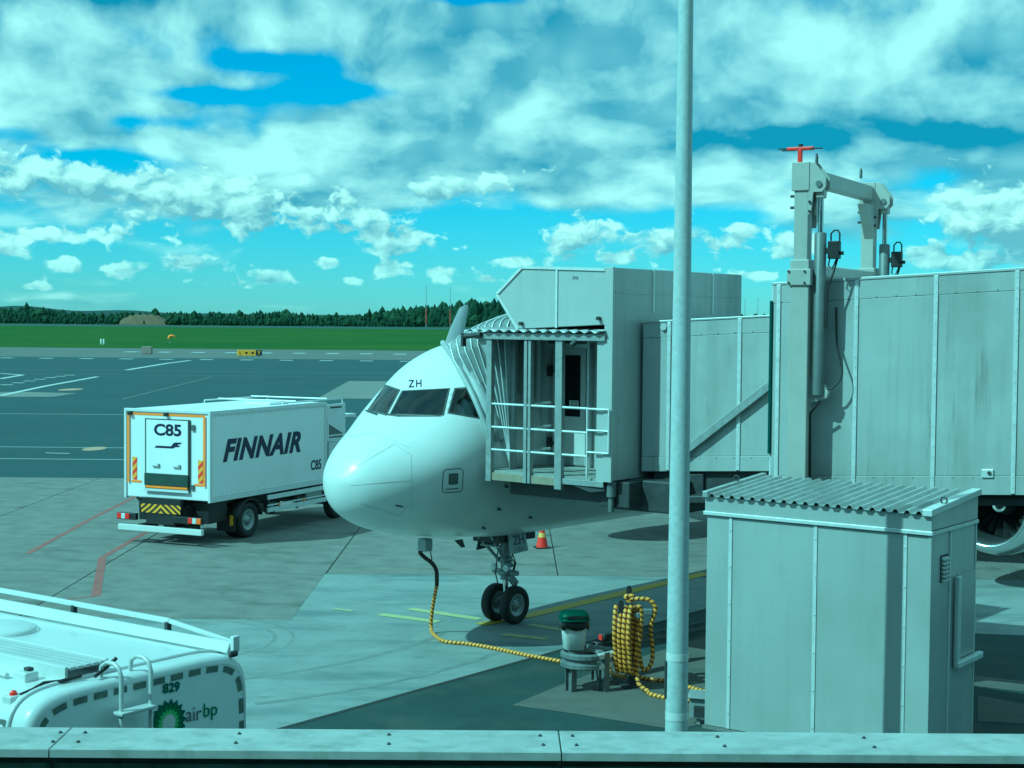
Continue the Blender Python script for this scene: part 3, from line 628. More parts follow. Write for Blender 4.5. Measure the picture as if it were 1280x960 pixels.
# cockpit windows: corners read from the photo, carried on the hull surface
WINS = [[(481.6, 482.4), (499.2, 488.2), (483.2, 518.0), (460.2, 513.0)],
        [(503.8, 489.2), (561.0, 486.0), (553.2, 518.6), (488.2, 518.0)],
        [(569.0, 486.6), (588.0, 485.4), (605.6, 523.6), (560.8, 515.8)]]
def patch(poly, lift, n=10):
    (a, b, c, d) = [np.array(p) for p in poly]; rows = []
    for i in range(n + 1):
        t = i / n; rows.append([on_fus(*((a * (1 - u) + b * u) * (1 - t) + (d * (1 - u) + c * u) * t), lift) for u in np.linspace(0, 1, n + 1)])
    return rows
def grow(poly, k):
    c = np.mean(poly, axis=0); return [tuple(np.array(p) + (np.array(p) - c) / np.linalg.norm(np.array(p) - c) * k) for p in poly]
def ok_rows(rows): return all(p is not None for r in rows for p in r)
# pocket behind the side window so that the pilot can be seen
pk = grow(WINS[2], -1.0)
def pocket():
    near = []; far = []
    for p in pk:
        h = on_fus(*p); d = Vector(ray(*p)).normalized(); near.append(h - d * 0.25); far.append(h + d * 1.1)
    b = MB(); b.add(near + far, [(0, 1, 2, 3), (7, 6, 5, 4), (0, 4, 5, 1), (1, 5, 6, 2), (2, 6, 7, 3), (3, 7, 4, 0)], mi=0)
    cut = b.build('cutter', [BLACK]); cut.location = (0, 0, 0)
    md = fus.modifiers.new('cut', 'BOOLEAN'); md.object = cut; md.operation = 'DIFFERENCE'; md.solver = 'EXACT'; md.material_mode = 'TRANSFER'
    bpy.context.view_layer.update()
    me = bpy.data.meshes.new_from_object(fus.evaluated_get(bpy.context.evaluated_depsgraph_get()))
    fus.modifiers.clear(); fus.data = me; bpy.data.objects.remove(cut)
pocket()
for k, poly in enumerate(WINS):
    o = None
    seal = MB()
    rin, rout = grow(poly, -0.4), grow(poly, 2.0)
    for i in range(4):
        j = (i + 1) % 4; rows = []
        for t in np.linspace(0, 1, 9):
            pi = np.array(rin[i]) * (1 - t) + np.array(rin[j]) * t; po = np.array(rout[i]) * (1 - t) + np.array(rout[j]) * t
            rows.append([on_fus(*(pi), 0.010), on_fus(*((pi + po) / 2), 0.014), on_fus(*po, 0.003)])
        if ok_rows(rows): seal.grid(rows)
    rows = patch(poly, 0.007)
    if ok_rows(rows):
        w = MB().grid(rows).build('cockpit_window', GLASS if k == 2 else DGLASS, plane)
        seal.build('window_seal', mat('window_seal', (0.10, 0.11, 0.11), 0.5), w)
# wipers
for (a, b) in [((458, 514), (472, 519.5)), ((499, 521), (550, 519.6)), ((484, 519), (500, 521))]:
    w = MB(); pts = [on_fus(a[0] + (b[0] - a[0]) * t, a[1] + (b[1] - a[1]) * t, 0.03) for t in np.linspace(0, 1, 5)]
    if all(p is not None for p in pts): w.tube(pts, 0.012, 6); w.build('wiper', DARK, plane)
def hull_text(name, body, x0, y0, x1, y1, m, slope=0.0, offset=0.0, shear=0.0, space=1.0):
    vs, fs = text_verts(body, shear, offset, space); b = MB()
    b.add([on_fus(x0 + (x1 - x0) * x, y1 + (y0 - y1) * y + slope * (x1 - x0) * x, 0.006) for x, y in vs], fs); b.build(name, m, plane)
hull_text('lettering', 'ZH', 510.5, 475.3, 527, 484.6, NAVY, -0.05, 0.015, space=1.25)

def hull_line(pts, wpx, m, name='panel_line', closed=False):
    pts = [np.array(p, float) for p in pts]
    if closed: pts = pts + [pts[0]]
    b = MB(); dense = []
    for p, q in zip(pts[:-1], pts[1:]):
        k = max(2, int(np.linalg.norm(q - p) / 4)); dense += [p + (q - p) * t for t in np.linspace(0, 1, k, endpoint=False)]
    dense.append(pts[-1]); rows = []
    for i, p in enumerate(dense):
        d = dense[min(i + 1, len(dense) - 1)] - dense[max(i - 1, 0)]; d = d / np.linalg.norm(d); n = np.array([-d[1], d[0]]) * wpx / 2
        r = [on_fus(*(p - n), 0.004), on_fus(*(p + n), 0.004)]
        if r[0] is not None and r[1] is not None: rows.append(r)
    if len(rows) > 1: b.grid(rows); return b.build(name, m, plane)
LINE = mat('panel_line', (0.52, 0.53, 0.53), 0.5); LINED = mat('panel_line_dark', (0.06, 0.065, 0.07), 0.5)
def rr(x0, y0, x1, y1, r, sk=0.0):
    out = []
    for cx, cy, a0 in ((x1 - r, y0 + r, -90), (x1 - r, y1 - r, 0), (x0 + r, y1 - r, 90), (x0 + r, y0 + r, 180)):
        for k in range(5):
            a = math.radians(a0 + 22.5 * k); x = cx + r * math.cos(a); y = cy + r * math.sin(a); out.append((x + sk * (y1 - y), y - .06 * (x - x0)))
    return out
hull_line(rr(552.5, 587, 577.5, 616, 4.5, 0.06), 0.9, LINED, 'hatch_outline', True)
hull_line(rr(561, 592.5, 572, 605.5, 1.2, 0.03), 1.0, LINED, 'hatch_outline', True)
rows = patch([(561.8, 593), (572, 592.4), (571.4, 605), (560.8, 605.6)], 0.003, 3)
if ok_rows(rows): MB().grid(rows).build('vent_panel', GREYP, plane)
hull_line([(438, 607), (514, 600.5)], 0.7, LINE); hull_line([(446, 583), (493, 555)], 0.6, LINE); hull_line([(493, 555), (512, 567)], 0.5, LINE)
hull_line([(514, 568), (515, 640)], 0.5, LINE); hull_line([(449, 629), (500, 645), (513, 628)], 0.6, LINE); hull_line([(430, 546), (470, 541), (512, 560)], 0.5, LINE)
hull_line([(557, 611.6), (573, 610.4)], 1.3, GREYP, 'small_print'); hull_line([(494, 631.5), (504, 633.5)], 1.8, LINED, 'pitot_mark')
for (x, y) in [(622, 636), (603, 659), (631, 608), (661, 646)]:
    p = on_fus(x, y, 0.0)
    if p is not None:
        b = MB(); q = on_fus(x + 3, y - 1, 0.06); b.tube([p, (p + q) / 2, q], [0.03, 0.022, 0.012], 6); b.build('probe', DARK, plane)
p = on_fus(557, 664, 0)
# registration blade antenna under the belly
for (x, y) in [(557, 668)]:
    p = AW(3.0, 0.35, ZC - 1.92); b = MB(); b.prism([p, p + AA * .22, p + AA * .3 - UP * .16, p + AA * .2 - UP * .16], PPV * .02); b.build('antenna', DARK, plane)
# wings, engine, tail
def wing(sg):
    def sec(s0, lat, z, ch, th, tw=0.0):
        up = [(0, 0), (.02, .32), (.1, .75), (.3, 1.0), (.6, .7), (1, .04)]; lo = [(.6, -.5), (.3, -.75), (.1, -.6), (.02, -.28)]
        return [AW(s0 - 2.3 * min(1, lat / 6) + ch * x, sg * lat * (1.14 if lat > 3 else 1), z + ch * th * y * .5 - tw * x) for x, y in up + lo]
    rows = [sec(16.4, 0.8, 2.55, 7.0, .14), sec(17.5, 2.2, 2.62, 6.1, .14), sec(20.6, 6.4, 3.2, 3.8, .12), sec(25.2, 15.6, 4.25, 1.75, .10), sec(25.9, 16.6, 4.42, 1.45, .10)]
    b = MB(); b.grid([r + [r[0]] for r in rows]); b.build('wing', mat('wing_grey', (0.50, 0.51, 0.52), 0.4, var=.05), plane)
    b = MB(); tip = []
    for k, (s0, lat, z, ch, th) in enumerate([(25.9, 16.6, 4.42, 1.45, .06), (26.2, 16.95, 4.60, 1.30, .06), (26.6, 17.2, 5.05, 1.12, .06), (27.4, 17.45, 6.0, .85, .06), (28.1, 17.6, 6.75, .52, .06), (28.45, 17.62, 6.87, .2, .04)]):
        c = AW(s0 - 2.3, sg * lat * 1.14, z - .15); L = []
        for x, t in [(0, 0), (.3, 1), (1, .1), (.3, -1)]: L.append(c + AA * (ch * x) + PPV * (ch * th * t * min(k, 2) / 2) + UP * (ch * th * t * (1 - min(k, 2) / 2)))
        tip.append(L + [L[0]])
    b.grid(tip); b.build('sharklet', PLANE_W, plane)
wing(1); wing(-1)
def engine(sg):
    c = AW(15.35, sg * 5.75, 1.93); e = bpy.data.objects.new('engine', None); COL.objects.link(e); e.parent = plane
    b = MB(); b.lathe(c, AA, [(0.55, 1.17), (0.9, 1.2), (1.8, 1.22), (2.9, 1.1), (3.7, .92), (4.1, .82), (4.1, .76)], 48); b.build('nacelle', PLANE_W, e)
    b = MB(); b.lathe(c, AA, [(0.55, 1.17), (0.3, 1.12), (0.12, 1.05), (0.02, 0.98), (0.0, 0.93), (0.03, 0.88), (0.14, .845), (0.35, .83)], 48); b.build('intake_lip', mat('bare_lip', (0.70, 0.71, 0.71), 0.22, metal=0.9, var=.05), e)
    b = MB(); b.lathe(c, AA, [(0.35, .83), (0.9, .86), (1.15, .87), (1.6, .87), (1.6, 0.01)], 48); b.build('intake_duct', mat('duct_grey', (0.05, 0.053, 0.055), 0.5), e)
    b = MB(); b.lathe(c, AA, [(0.62, 0.005), (0.66, .07), (0.78, .16), (0.95, .24), (1.12, .28), (1.25, .28)], 24); sp = b.build('spinner', DARK, e)
    b = MB(); ext = Vector(PPV); rws = []
    for k in range(14):
        a = math.radians(60 + 22 * k); r1 = 0.10 + .004 * k; w = .035 * math.sin(math.pi * (k + .7) / 14.5) + .01
        rws.append([Vector(c) + Vector(AA) * (0.64 + .62 * rr_ ** 1.25 * 1.4) + (ext * math.cos(a) + Vector(UP) * math.sin(a)) * rr_ for rr_ in (r1 - w, r1 + w)])
    b.grid([[q - Vector(AA) * .045 for q in r] for r in rws]); b.build('swirl_mark', WHITE, e)
    blade = mat('fan_blade', (0.05, 0.052, 0.055), 0.4, metal=0.3)
    for k in range(24):
        a = 2 * math.pi * k / 24; er = ext * math.cos(a) + Vector(UP) * math.sin(a); et = -ext * math.sin(a) + Vector(UP) * math.cos(a)
        rows = []
        for t in np.linspace(0, 1, 5):
            r = .27 + .58 * t; tw = .10 + .09 * t; ch = .10
            o_ = Vector(c) + Vector(AA) * 1.22 + er * r; rows.append([o_ - et * tw * .5 - Vector(AA) * ch * (1 - t * .5), o_ + et * tw * .5 + Vector(AA) * ch * (1 - t * .5)])
        MB().grid(rows).build('fan_blade', blade, e)
    b = MB(); b.prism([AW(16.6, sg * 5.75 - .1, 3.05), AW(17.9, sg * 5.75 - .1, 2.95), AW(21.0, sg * 5.75 - .1, 2.9), AW(19.8, sg * 5.75 - .1, 3.3), AW(17.6, sg * 5.75 - .1, 3.45)], PPV * .2); b.build('pylon', PLANE_W, e)
engine(1); engine(-1)
b = MB(); b.prism([AW(36.2, -.12, 5.6), AW(42.0, -.12, 5.5), AW(43.6, -.06, 11.6), AW(41.6, -.06, 11.7)], PPV * .24); b.build('tail_fin', PLANE_W, plane, bevel=.05)
for sg in (1, -1):
    b = MB(); b.prism([AW(39.6, sg * .5, 4.9), AW(42.6, sg * .5, 4.9), AW(44.4, sg * 6.2, 5.5), AW(43.0, sg * 6.2, 5.5)], UP * .18); b.build('tailplane', PLANE_W, plane, bevel=.04)
# belly fairing and main gear (mostly hidden)
b = MB(); b.grid([[AW(s, 1.9 * w * math.cos(t), 2.35 + .95 * w * math.sin(t)) for t in np.linspace(math.pi, 2 * math.pi, 13)] for s, w in ((14.5, .2), (15.5, .85), (17, 1.05), (22, 1.05), (24, .8), (25, .2))]); b.build('belly_fairing', PLANE_W, plane)
def wheel(parent, c, ax, r, w, name='wheel', rim=RIM, tyre=RUBBER):
    b = MB(); t = r * .58
    b.lathe(c, ax, [(-w * .32, t), (-w * .46, r * .72), (-w * .5, r * .86), (-w * .38, r * .965), (-w * .18, r), (w * .18, r), (w * .38, r * .965), (w * .5, r * .86), (w * .46, r * .72), (w * .32, t)], 40)
    # tread grooves
    ty = b.build('tyre', tyre, parent)
    b = MB(); b.lathe(c, ax, [(-w * .34, t * 1.02), (-w * .36, t * .92), (-w * .18, t * .8), (-w * .14, t * .35), (-w * .34, t * .30), (-w * .38, t * .1), (-w * .38, 0.001)], 32)
    b.lathe(c, ax, [(w * .34, t * 1.02), (w * .36, t * .92), (w * .18, t * .8), (w * .14, t * .35), (w * .34, t * .30), (w * .38, t * .1), (w * .38, 0.001)], 32)
    e1 = Vector(ax).normalized().cross(Vector((0, 0, 1))).normalized(); e2 = Vector((0, 0, 1)) if abs(Vector(ax).normalized().z) < .1 else Vector(ax).cross(e1)
    b.build('rim', rim, ty)
    b = MB()
    for k in range(10):
        a = 2 * math.pi * k / 10; p = Vector(c) + (e1 * math.cos(a) + e2 * math.sin(a)) * t * .55
        for sd in (-1, 1): b.tube([p + Vector(ax) * (sd * w * .14), p + Vector(ax) * (sd * w * .21)], t * .06, 6)
    b.build('wheel_nut', DARK, ty)
    return ty
for sg in (1, -1):
    for dl in (-.42, .42): wheel(plane, AW(5.07 + 16.9, sg * 3.8 + dl, .58), PPV, .58, .40)
    b = MB(); b.tube([AW(21.97, sg * 3.8, .58), AW(21.97, sg * 3.7, 2.9)], .13, 12); b.tube([AW(21.97, sg * 3.3, .58), AW(21.97, sg * 4.3, .58)], .08, 8); b.build('main_gear_leg', GEARM, plane)
def AG(s_, lat, z): return AW(s_ - .12, lat, z)
# nose gear
for dl in (-.245, .245): wheel(plane, AG(5.07, dl, .385), PPV, .385, .225)
def nose_gear():
    b = MB(); b.tube([AG(5.07, -.3, .385), AG(5.07, .3, .385)], .05, 10); b.build('axle', CHROME, plane)
    b = MB(); b.tube([AG(5.07, 0, .36), AG(5.07, 0, .95)], .062, 14); b.build('piston', CHROME, plane)
    b = MB(); b.tube([AG(5.07, 0, .88), AG(5.07, 0, .93), AG(5.07, 0, 1.3), AG(5.06, 0, 2.0)], [.115, .10, .105, .12], 14)
    b.lathe(AG(5.07, 0, 1.02), UP, [(-.05, .11), (-.05, .145), (.05, .145), (.05, .11)], 18); b.lathe(AG(5.07, 0, 1.28), UP, [(-.04, .11), (-.04, .14), (.06, .14), (.06, .11)], 18)
    b.build('strut', GEARM, plane)
    b = MB(); b.tube([AG(5.07, -.32, 1.03), AG(5.07, .32, 1.03)], .055, 10); b.tube([AG(5.0, .12, 1.2), AG(4.9, .3, 1.22)], .05, 8); b.build('steering_actuator', GEARM, plane)
    b = MB(); b.bar(AG(5.18, 0, .95), AG(5.42, 0, .72), .16, .04, PPV); b.bar(AG(5.42, 0, .72), AG(5.14, 0, .48), .16, .04, PPV); b.build('torque_link', GEARM, plane)
    b = MB(); b.tube([AG(4.98, .07, 1.25), AG(4.30, .22, 1.95)], .035, 8); b.tube([AG(4.98, -.07, 1.25), AG(4.30, -.22, 1.95)], .035, 8); b.tube([AG(4.6, -.25, 1.62), AG(4.6, .25, 1.62)], .03, 8); b.build('drag_brace', GEARM, plane)
    b = MB(); b.lathe(AG(4.93, -.17, 1.14), -AA, [(-.03, .01), (-.03, .06), (.05, .075), (.055, .07), (.05, .005)], 14); b.build('taxi_light', WLENS, plane)
    b = MB(); b.lathe(AG(4.93, .17, 1.14), -AA, [(-.03, .01), (-.03, .06), (.05, .075), (.055, .07), (.05, .005)], 14); b.build('taxi_light', WLENS, plane)
    b = MB()
    for k, (l0, l1) in enumerate([(-.05, .10), (.06, -.12), (.09, .02)]):
        b.tube([AG(5.2, l0, .95), AG(5.23, l0 + .05, 1.2), AG(5.2, l1, 1.5), AG(5.1, l1, 1.95)], .014, 6)
    b.tube([AG(4.93, -.08, .8), AG(4.9, -.12, 1.0), AG(4.93, -.1, 1.4), AG(4.9, 0, 1.9)], .014, 6); b.build('hydraulic_line', BLACK, plane)
    b = MB(); b.box(lambda u, v, z: AG(u, v, z), (4.45, -.34, 1.70), (5.6, .34, 1.95)); b.build('gear_bay', BLACK, plane)
    for sg in (1, -1):
        q = [AG(4.70, sg * .34, 1.90), AG(5.22, sg * .34, 1.92), AG(5.22, sg * .44, 1.50), AG(4.70, sg * .44, 1.47)]
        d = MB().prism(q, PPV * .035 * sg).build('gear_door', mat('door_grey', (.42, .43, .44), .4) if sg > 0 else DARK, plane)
        if sg > 0:
            ex = Vector(AG(1, 0, 0) - AG(0, 0, 0)); ey = (Vector(q[0]) - Vector(q[3])).normalized()
            text_on('lettering', 'ZH', Vector(q[3]) + ex * .10 + ey * .17 + Vector(PPV) * .005, ex, ey, .34, .19, NAVY, d, offset=.02, lift=.04)
            text_on('lettering', 'LZH', Vector(q[3]) + ex * .14 + ey * .05, ex, ey, .26, .07, PRINT, d, lift=.04)
nose_gear()
# ground-power receptacle door and plug under the nose
gp = at_d(531, 672, 29.6)
b = MB(); F_ = frame(gp, (AA[0], AA[1])); b.box(F_, (-.10, -.12, 1.70), (.10, .10, 1.94)); b.build('power_socket', GALV, plane, bevel=.02)

def pilot():
    c = on_fus(577, 510); d = Vector(ray(577, 510)).normalized(); o = c + d * 0.38; o = Vector((o.x, o.y, o.z))
    fw = Vector(-AA); sd = Vector(PPV); up = Vector((0, 0, 1))
    me = bpy.data.meshes.new('person'); J = {}
    hip = o - up * .42 + fw * -.10
    pts = [hip, hip + up * .25, hip + up * .45, hip + up * .55, hip + up * .62 + fw * .02, hip + up * .74 + fw * .03, hip + up * .80 + fw * .02]
    rad = [.16, .17, .165, .075, .055, .095, .07]
    ed = [(i, i + 1) for i in range(len(pts) - 1)]
    for sg in (1, -1):
        k = len(pts); pts += [hip + up * .47 + sd * .17 * sg, hip + up * .22 + sd * .25 * sg + fw * .06, hip + up * .18 + sd * .16 * sg + fw * .28, hip + up * .19 + sd * .12 * sg + fw * .37]
        rad += [.07, .05, .04, .035]; ed += [(2, k), (k, k + 1), (k + 1, k + 2), (k + 2, k + 3)]
        pts += [hip + sd * .09 * sg + fw * .12, hip + sd * .10 * sg + fw * .34]; rad += [.09, .07]; ed += [(0, k + 4), (k + 4, k + 5)]
    base = hip; me.from_pydata([p - base for p in pts], ed, [])
    ob = bpy.data.objects.new('person', me); COL.objects.link(ob); ob.location = base
    sk = ob.modifiers.new('skin', 'SKIN'); ob.modifiers.new('sub', 'SUBSURF').levels = 1; ob.modifiers['sub'].render_levels = 2
    if not me.skin_vertices: bpy.context.view_layer.objects.active = ob; bpy.ops.mesh.customdata_skin_add() if False else None
    lay = me.skin_vertices[0] if len(me.skin_vertices) else None
    if lay:
        for i, v in enumerate(lay.data): v.radius = (rad[i], rad[i]); v.use_root = (i == 0)
    bpy.context.view_layer.update()
    m2 = bpy.data.meshes.new_from_object(ob.evaluated_get(bpy.context.evaluated_depsgraph_get())); ob.modifiers.clear(); ob.data = m2
    m2.materials.clear(); m2.materials.append(SHIRT); m2.materials.append(SKIN); m2.materials.append(HAIR)
    for p in m2.polygons:
        p.use_smooth = True; z = p.center.z; fx = p.center.dot(fw)
        p.material_index = 2 if (z > .76 and fx < .07) or z > .83 else (1 if z > .57 or (fx > .26 and z > .1) else 0)
    tag(ob, 'person in a white shirt seated behind the cockpit side window', 'person')
pilot()

# ------------------------------------------------------------------ the jet bridge
JB = thing('jet_bridge', (4.6, 26.5, 0), 'grey metal jet bridge with ribbed canopy against the airliner', 'jet bridge')
TD = np.array([.882, -.471]); TN = np.array([.471, .882]); TO = np.array([4.25, 25.3])
T = frame(TO, TD, TN, 0.055); TF = frame(TO, TD, TN, 0.0)
def t_u(px, v=0.0, py=480):           # position along the tunnel under a photo column
    d = ray(px, py); o = TO + TN * v; k = d[0] / d[1]
    return (k * o[1] - o[0]) / (TD[0] - k * TD[1])
def tunnel(name, u0, u1, v0, v1, z0, z1, seams, lip):
    root = bpy.data.objects.new(name, None); COL.objects.link(root); root.parent = JB
    part('core', PANEL, root, ((u0 + .01, v0 + .03, z0 + .02), (u1, v1, z1 - .02)), F=T)
    ed = [u0] + [s for s in seams if u0 + .05 < s < u1 - .05] + [u1]
    for a, b_ in zip(ed[:-1], ed[1:]):
        part('wall_panel', PANEL, root, ((a + .004, v0 - .0, z0 + lip), (b_ - .004, v0 + .028, z1 - lip)), F=T, bevel=.004)
        part('upper_band', PANEL, root, ((a + .004, v0 - .006, z1 - lip + .006), (b_ - .004, v0 + .028, z1)), F=T, bevel=.005)
        part('lower_band', PANEL, root, ((a + .004, v0 - .006, z0), (b_ - .004, v0 + .028, z0 + lip - .006)), F=T, bevel=.005)
    for s in seams:
        b = MB(); b.box(T, (s - .032, v0 - .022, z0 + .02), (s + .032, v0 - .002, z1 + .004))
        for z in np.arange(z0 + .12, z1, .16): b.tube([T(s, v0 - .020, z), T(s, v0 - .030, z)], .012, 6)
        b.build('cover_strip', STRIP, root, bevel=.003)
    b = MB()
    for u in np.arange(u0 + .15, u1, .31):
        for z in (z0 + lip - .03, z1 - lip + .03): b.tube([T(u, v0 - .004, z), T(u, v0 - .014, z)], .013, 6)
    b.build('rivet', GALV, root)
    return root
seams_o = [t_u(972) , t_u(1069), t_u(1168), t_u(1269)]; dS = seams_o[3] - seams_o[2]
seams_o += [seams_o[3] + dS * k for k in range(1, 9)]
tun = tunnel('outer_tunnel', 0.0, 15.0, 0.0, 3.3, 3.34, 6.75, seams_o, .30)
part('roof_sheet', PANEL2, tun, ((-.02, -.02, 6.752), (15.0, 3.32, 6.80)), F=T, bevel=.01)
b = MB(); b.box(T, (-.045, -.03, 4.0), (-.004, .02, 6.5)); b.build('rubber_seal', mat('seal_green', (0.012, 0.05, 0.04), 0.6), tun)
part('end_frame', STRIP, tun, ((-.035, .03, 3.36), (.008, .12, 6.74)), F=T)
part('hatch_disc', STRIP, tun, ((t_u(1237) - .09, -.03, 3.60), (t_u(1237) + .09, -.004, 3.74)), F=T, bevel=.03)
b = MB(); b.tube([T(t_u(1237) + .03, -.05, 3.68), T(t_u(1237) + .03, -.02, 3.68)], .03, 8); b.build('lamp', DARK, tun)
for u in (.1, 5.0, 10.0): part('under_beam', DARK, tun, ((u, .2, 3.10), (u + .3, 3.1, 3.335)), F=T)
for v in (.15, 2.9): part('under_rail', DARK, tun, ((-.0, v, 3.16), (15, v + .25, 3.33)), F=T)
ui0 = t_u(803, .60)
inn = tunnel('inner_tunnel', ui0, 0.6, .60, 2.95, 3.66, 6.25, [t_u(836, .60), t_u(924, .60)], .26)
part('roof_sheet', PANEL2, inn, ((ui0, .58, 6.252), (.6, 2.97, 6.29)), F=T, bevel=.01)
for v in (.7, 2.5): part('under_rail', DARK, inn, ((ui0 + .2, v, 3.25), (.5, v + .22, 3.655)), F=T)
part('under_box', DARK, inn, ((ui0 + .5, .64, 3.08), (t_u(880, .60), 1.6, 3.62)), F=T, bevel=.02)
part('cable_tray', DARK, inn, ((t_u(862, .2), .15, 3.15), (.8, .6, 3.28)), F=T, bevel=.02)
p1 = T(t_u(850, .3, 570), .33, 0); p2 = T(t_u(967, .3, 480), .33, 0)
def on_v(px, py, v):                  # a photo point carried on the plane v = const of the tunnel
    d = ray(px, py); u = t_u(px, v, py); o = TO + TN * v + TD * u; D = o[1]; q = CP + d * (D / d[1]); return np.array([o[0], o[1], q[2]])
MB().bar(on_v(848, 571, .54), on_v(972, 474, .54), .10, .13).build('diagonal_brace', GALV, inn, bevel=.008)
b = MB(); b.tube([on_v(829, 409, .59), on_v(829, 409, .55)], .055, 14); b.build('lamp', WLENS, inn)

# lifting portal
por = bpy.data.objects.new('lifting_frame', None); COL.objects.link(por); por.parent = JB
uc = t_u(1001, -.28); Ztop = 8.66
def col(v, bright, top):
    r = bpy.data.objects.new('column', None)
    a = .115
    part('inner_column', COLUMN, por, ((uc - a, v - a, 6.9), (uc + a, v + a, top)), F=TF, bevel=.012)
    part('column_sleeve', COLUMN, por, ((uc - a - .04, v - a - .04, 1.0), (uc + a + .04, v + a + .04, 7.15)), F=TF, bevel=.015)
    part('column_collar', COLUMN, por, ((uc - a - .08, v - a - .075, 6.74), (uc + a + .08, v + a + .075, 7.0)), F=TF, bevel=.012)
    b = MB()
    for du in (-.16, .10):
        for z in (6.78, 6.96): b.tube([TF(uc + du, v - a - .07, z), TF(uc + du, v - a - .095, z)], .02, 6)
    b.build('bolt', DARK, por)
    part('cap_plate', COLUMN, por, ((uc - a - .04, v - a - .03, top - .42), (uc + a + .02, v + a + .03, top + .03)), F=TF, bevel=.01)
    # side bracket carrying the cylinder
    gz = top
    poly = [TF(uc + x_, v, gz + z_) for x_, z_ in ((a, .02), (a + .10, .02), (.40, -.22), (.40, -.37), (.34, -.45), (.20, -.45), (.165, -.80), (a, -.80))]
    for dv in (-.13, .09): MB().prism([(p[0] + TN[0] * dv, p[1] + TN[1] * dv, p[2]) for p in poly], (TN[0] * .035, TN[1] * .035, 0)).build('bracket_plate', COLUMN, por, bevel=.006)
    b = MB(); b.tube([TF(uc + .29, v - .155, gz - .32), TF(uc + .29, v + .155, gz - .32)], .05, 16); b.build('pivot_pin', STEEL, por)
    b = MB()
    for du, z in ((a + .03, gz - .60), (a + .03, gz - .75)): b.tube([TF(uc + du, v - .13, z), TF(uc + du, v - .16, z)], .022, 8)
    for z in (gz - .5, gz - .68): b.tube([TF(uc - a, v - .05, z), TF(uc - a - .08, v - .05, z)], .022, 8)
    b.build('bolt', DARK, por)
    xc = uc + .29
    cy = MB(); cy.tube([TF(xc, v, 5.0), TF(xc, v, gz - 1.10), TF(xc, v, gz - 1.08)], [.095, .095, .075], 18); cyl = cy.build('hydraulic_cylinder', STEEL, por)
    b = MB(); b.tube([TF(xc, v, gz - 1.15), TF(xc, v, gz - .46)], .045, 14); b.build('piston_rod', CHROME, cyl)
    b = MB(); b.box(TF, (xc - .07, v - .08, gz - .54), (xc + .07, v + .08, gz - .40)); b.build('rod_eye', COLUMN, cyl, bevel=.02)
    b = MB(); b.box(TF, (xc + .14, v - .09, gz - 1.50), (xc + .32, v + .06, gz - 1.22)); b.box(TF, (xc + .10, v - .05, gz - 1.42), (xc + .15, v + .03, gz - 1.32)); b.box(TF, (xc + .32, v - .04, gz - 1.44), (xc + .38, v + .02, gz - 1.38)); vb = b.build('valve_block', BLACK, cyl, bevel=.012)
    b = MB(); b.tube([TF(xc + .17, v, gz - 1.24), TF(xc + .17, v, gz - 1.10), TF(xc + .22, v, gz - 1.05), TF(xc + .28, v, gz - 1.05), TF(xc + .31, v, gz - 1.10), TF(xc + .31, v, gz - 1.24)], .014, 8)
    b.tube([TF(xc + .28, v, gz - 1.5), TF(xc + .22, v, gz - 1.72), TF(xc + .13, v, gz - 1.95), TF(xc + .12, v, gz - 2.6)], .016, 8)
    b.tube([TF(xc + .16, v - .02, gz - 1.5), TF(xc + .14, v - .02, gz - 1.60), TF(xc + .20, v - .02, gz - 1.66), TF(xc + .27, v - .02, gz - 1.5)], .012, 8); b.build('hose_loop', BLACK, vb)
    b = MB(); b.prism([TF(xc - .16, v, 4.85), TF(xc + .14, v, 4.95), TF(xc + .17, v, 5.05), TF(xc + .10, v, 5.15), TF(xc - .16, v, 5.30)], (TN[0] * .12, TN[1] * .12, 0)); b.build('cylinder_foot', COLUMN, por, bevel=.01)
    b = MB(); b.tube(curve([TF(xc + .05, v + .02, 5.1), TF(xc + .22, v + .04, 5.12), TF(xc + .36, v + .1, 5.35), TF(xc + .24, v + .2, 5.8), TF(xc + .2, v + .25, 6.4)]), .016, 8); b.tube([TF(xc + .05, v - .05, 4.9), TF(xc - .12, v, 4.7), TF(xc - .1, v, 3.2)], .02, 8); b.build('hydraulic_hose', BLACK, por)
VN, VF = -.30, 3.62
col(VN, True, Ztop); col(VF, False, Ztop)
part('cross_beam', COLUMN, por, ((uc - .10, VN + .13, Ztop - .30), (uc + .10, VF - .13, Ztop - .04)), F=TF, bevel=.02)
part('cross_beam', COLUMN, por, ((uc - .05, VN + .2, 6.86), (uc + .20, VF - .2, 7.08)), F=TF, bevel=.05)
for v in (VN + .18, VF - .30):
    MB().prism([TF(uc, v, Ztop - .4), TF(uc, v + (.5 if v < 1 else -.5), Ztop - .4), TF(uc, v, Ztop - 1.0)], (TD[0] * .16, TD[1] * .16, 0)).build('gusset', COLUMN, por)
for v in (VN + .02, 2.3):
    b = MB(); b.tube([TF(uc + .19, v, Ztop), TF(uc + .19, v, Ztop + .12), TF(uc + .19, v + .03, Ztop + .16), TF(uc + .19, v + .06, Ztop + .12), TF(uc + .19, v + .06, Ztop)], .018, 8); b.build('lifting_eye', STEEL, por)
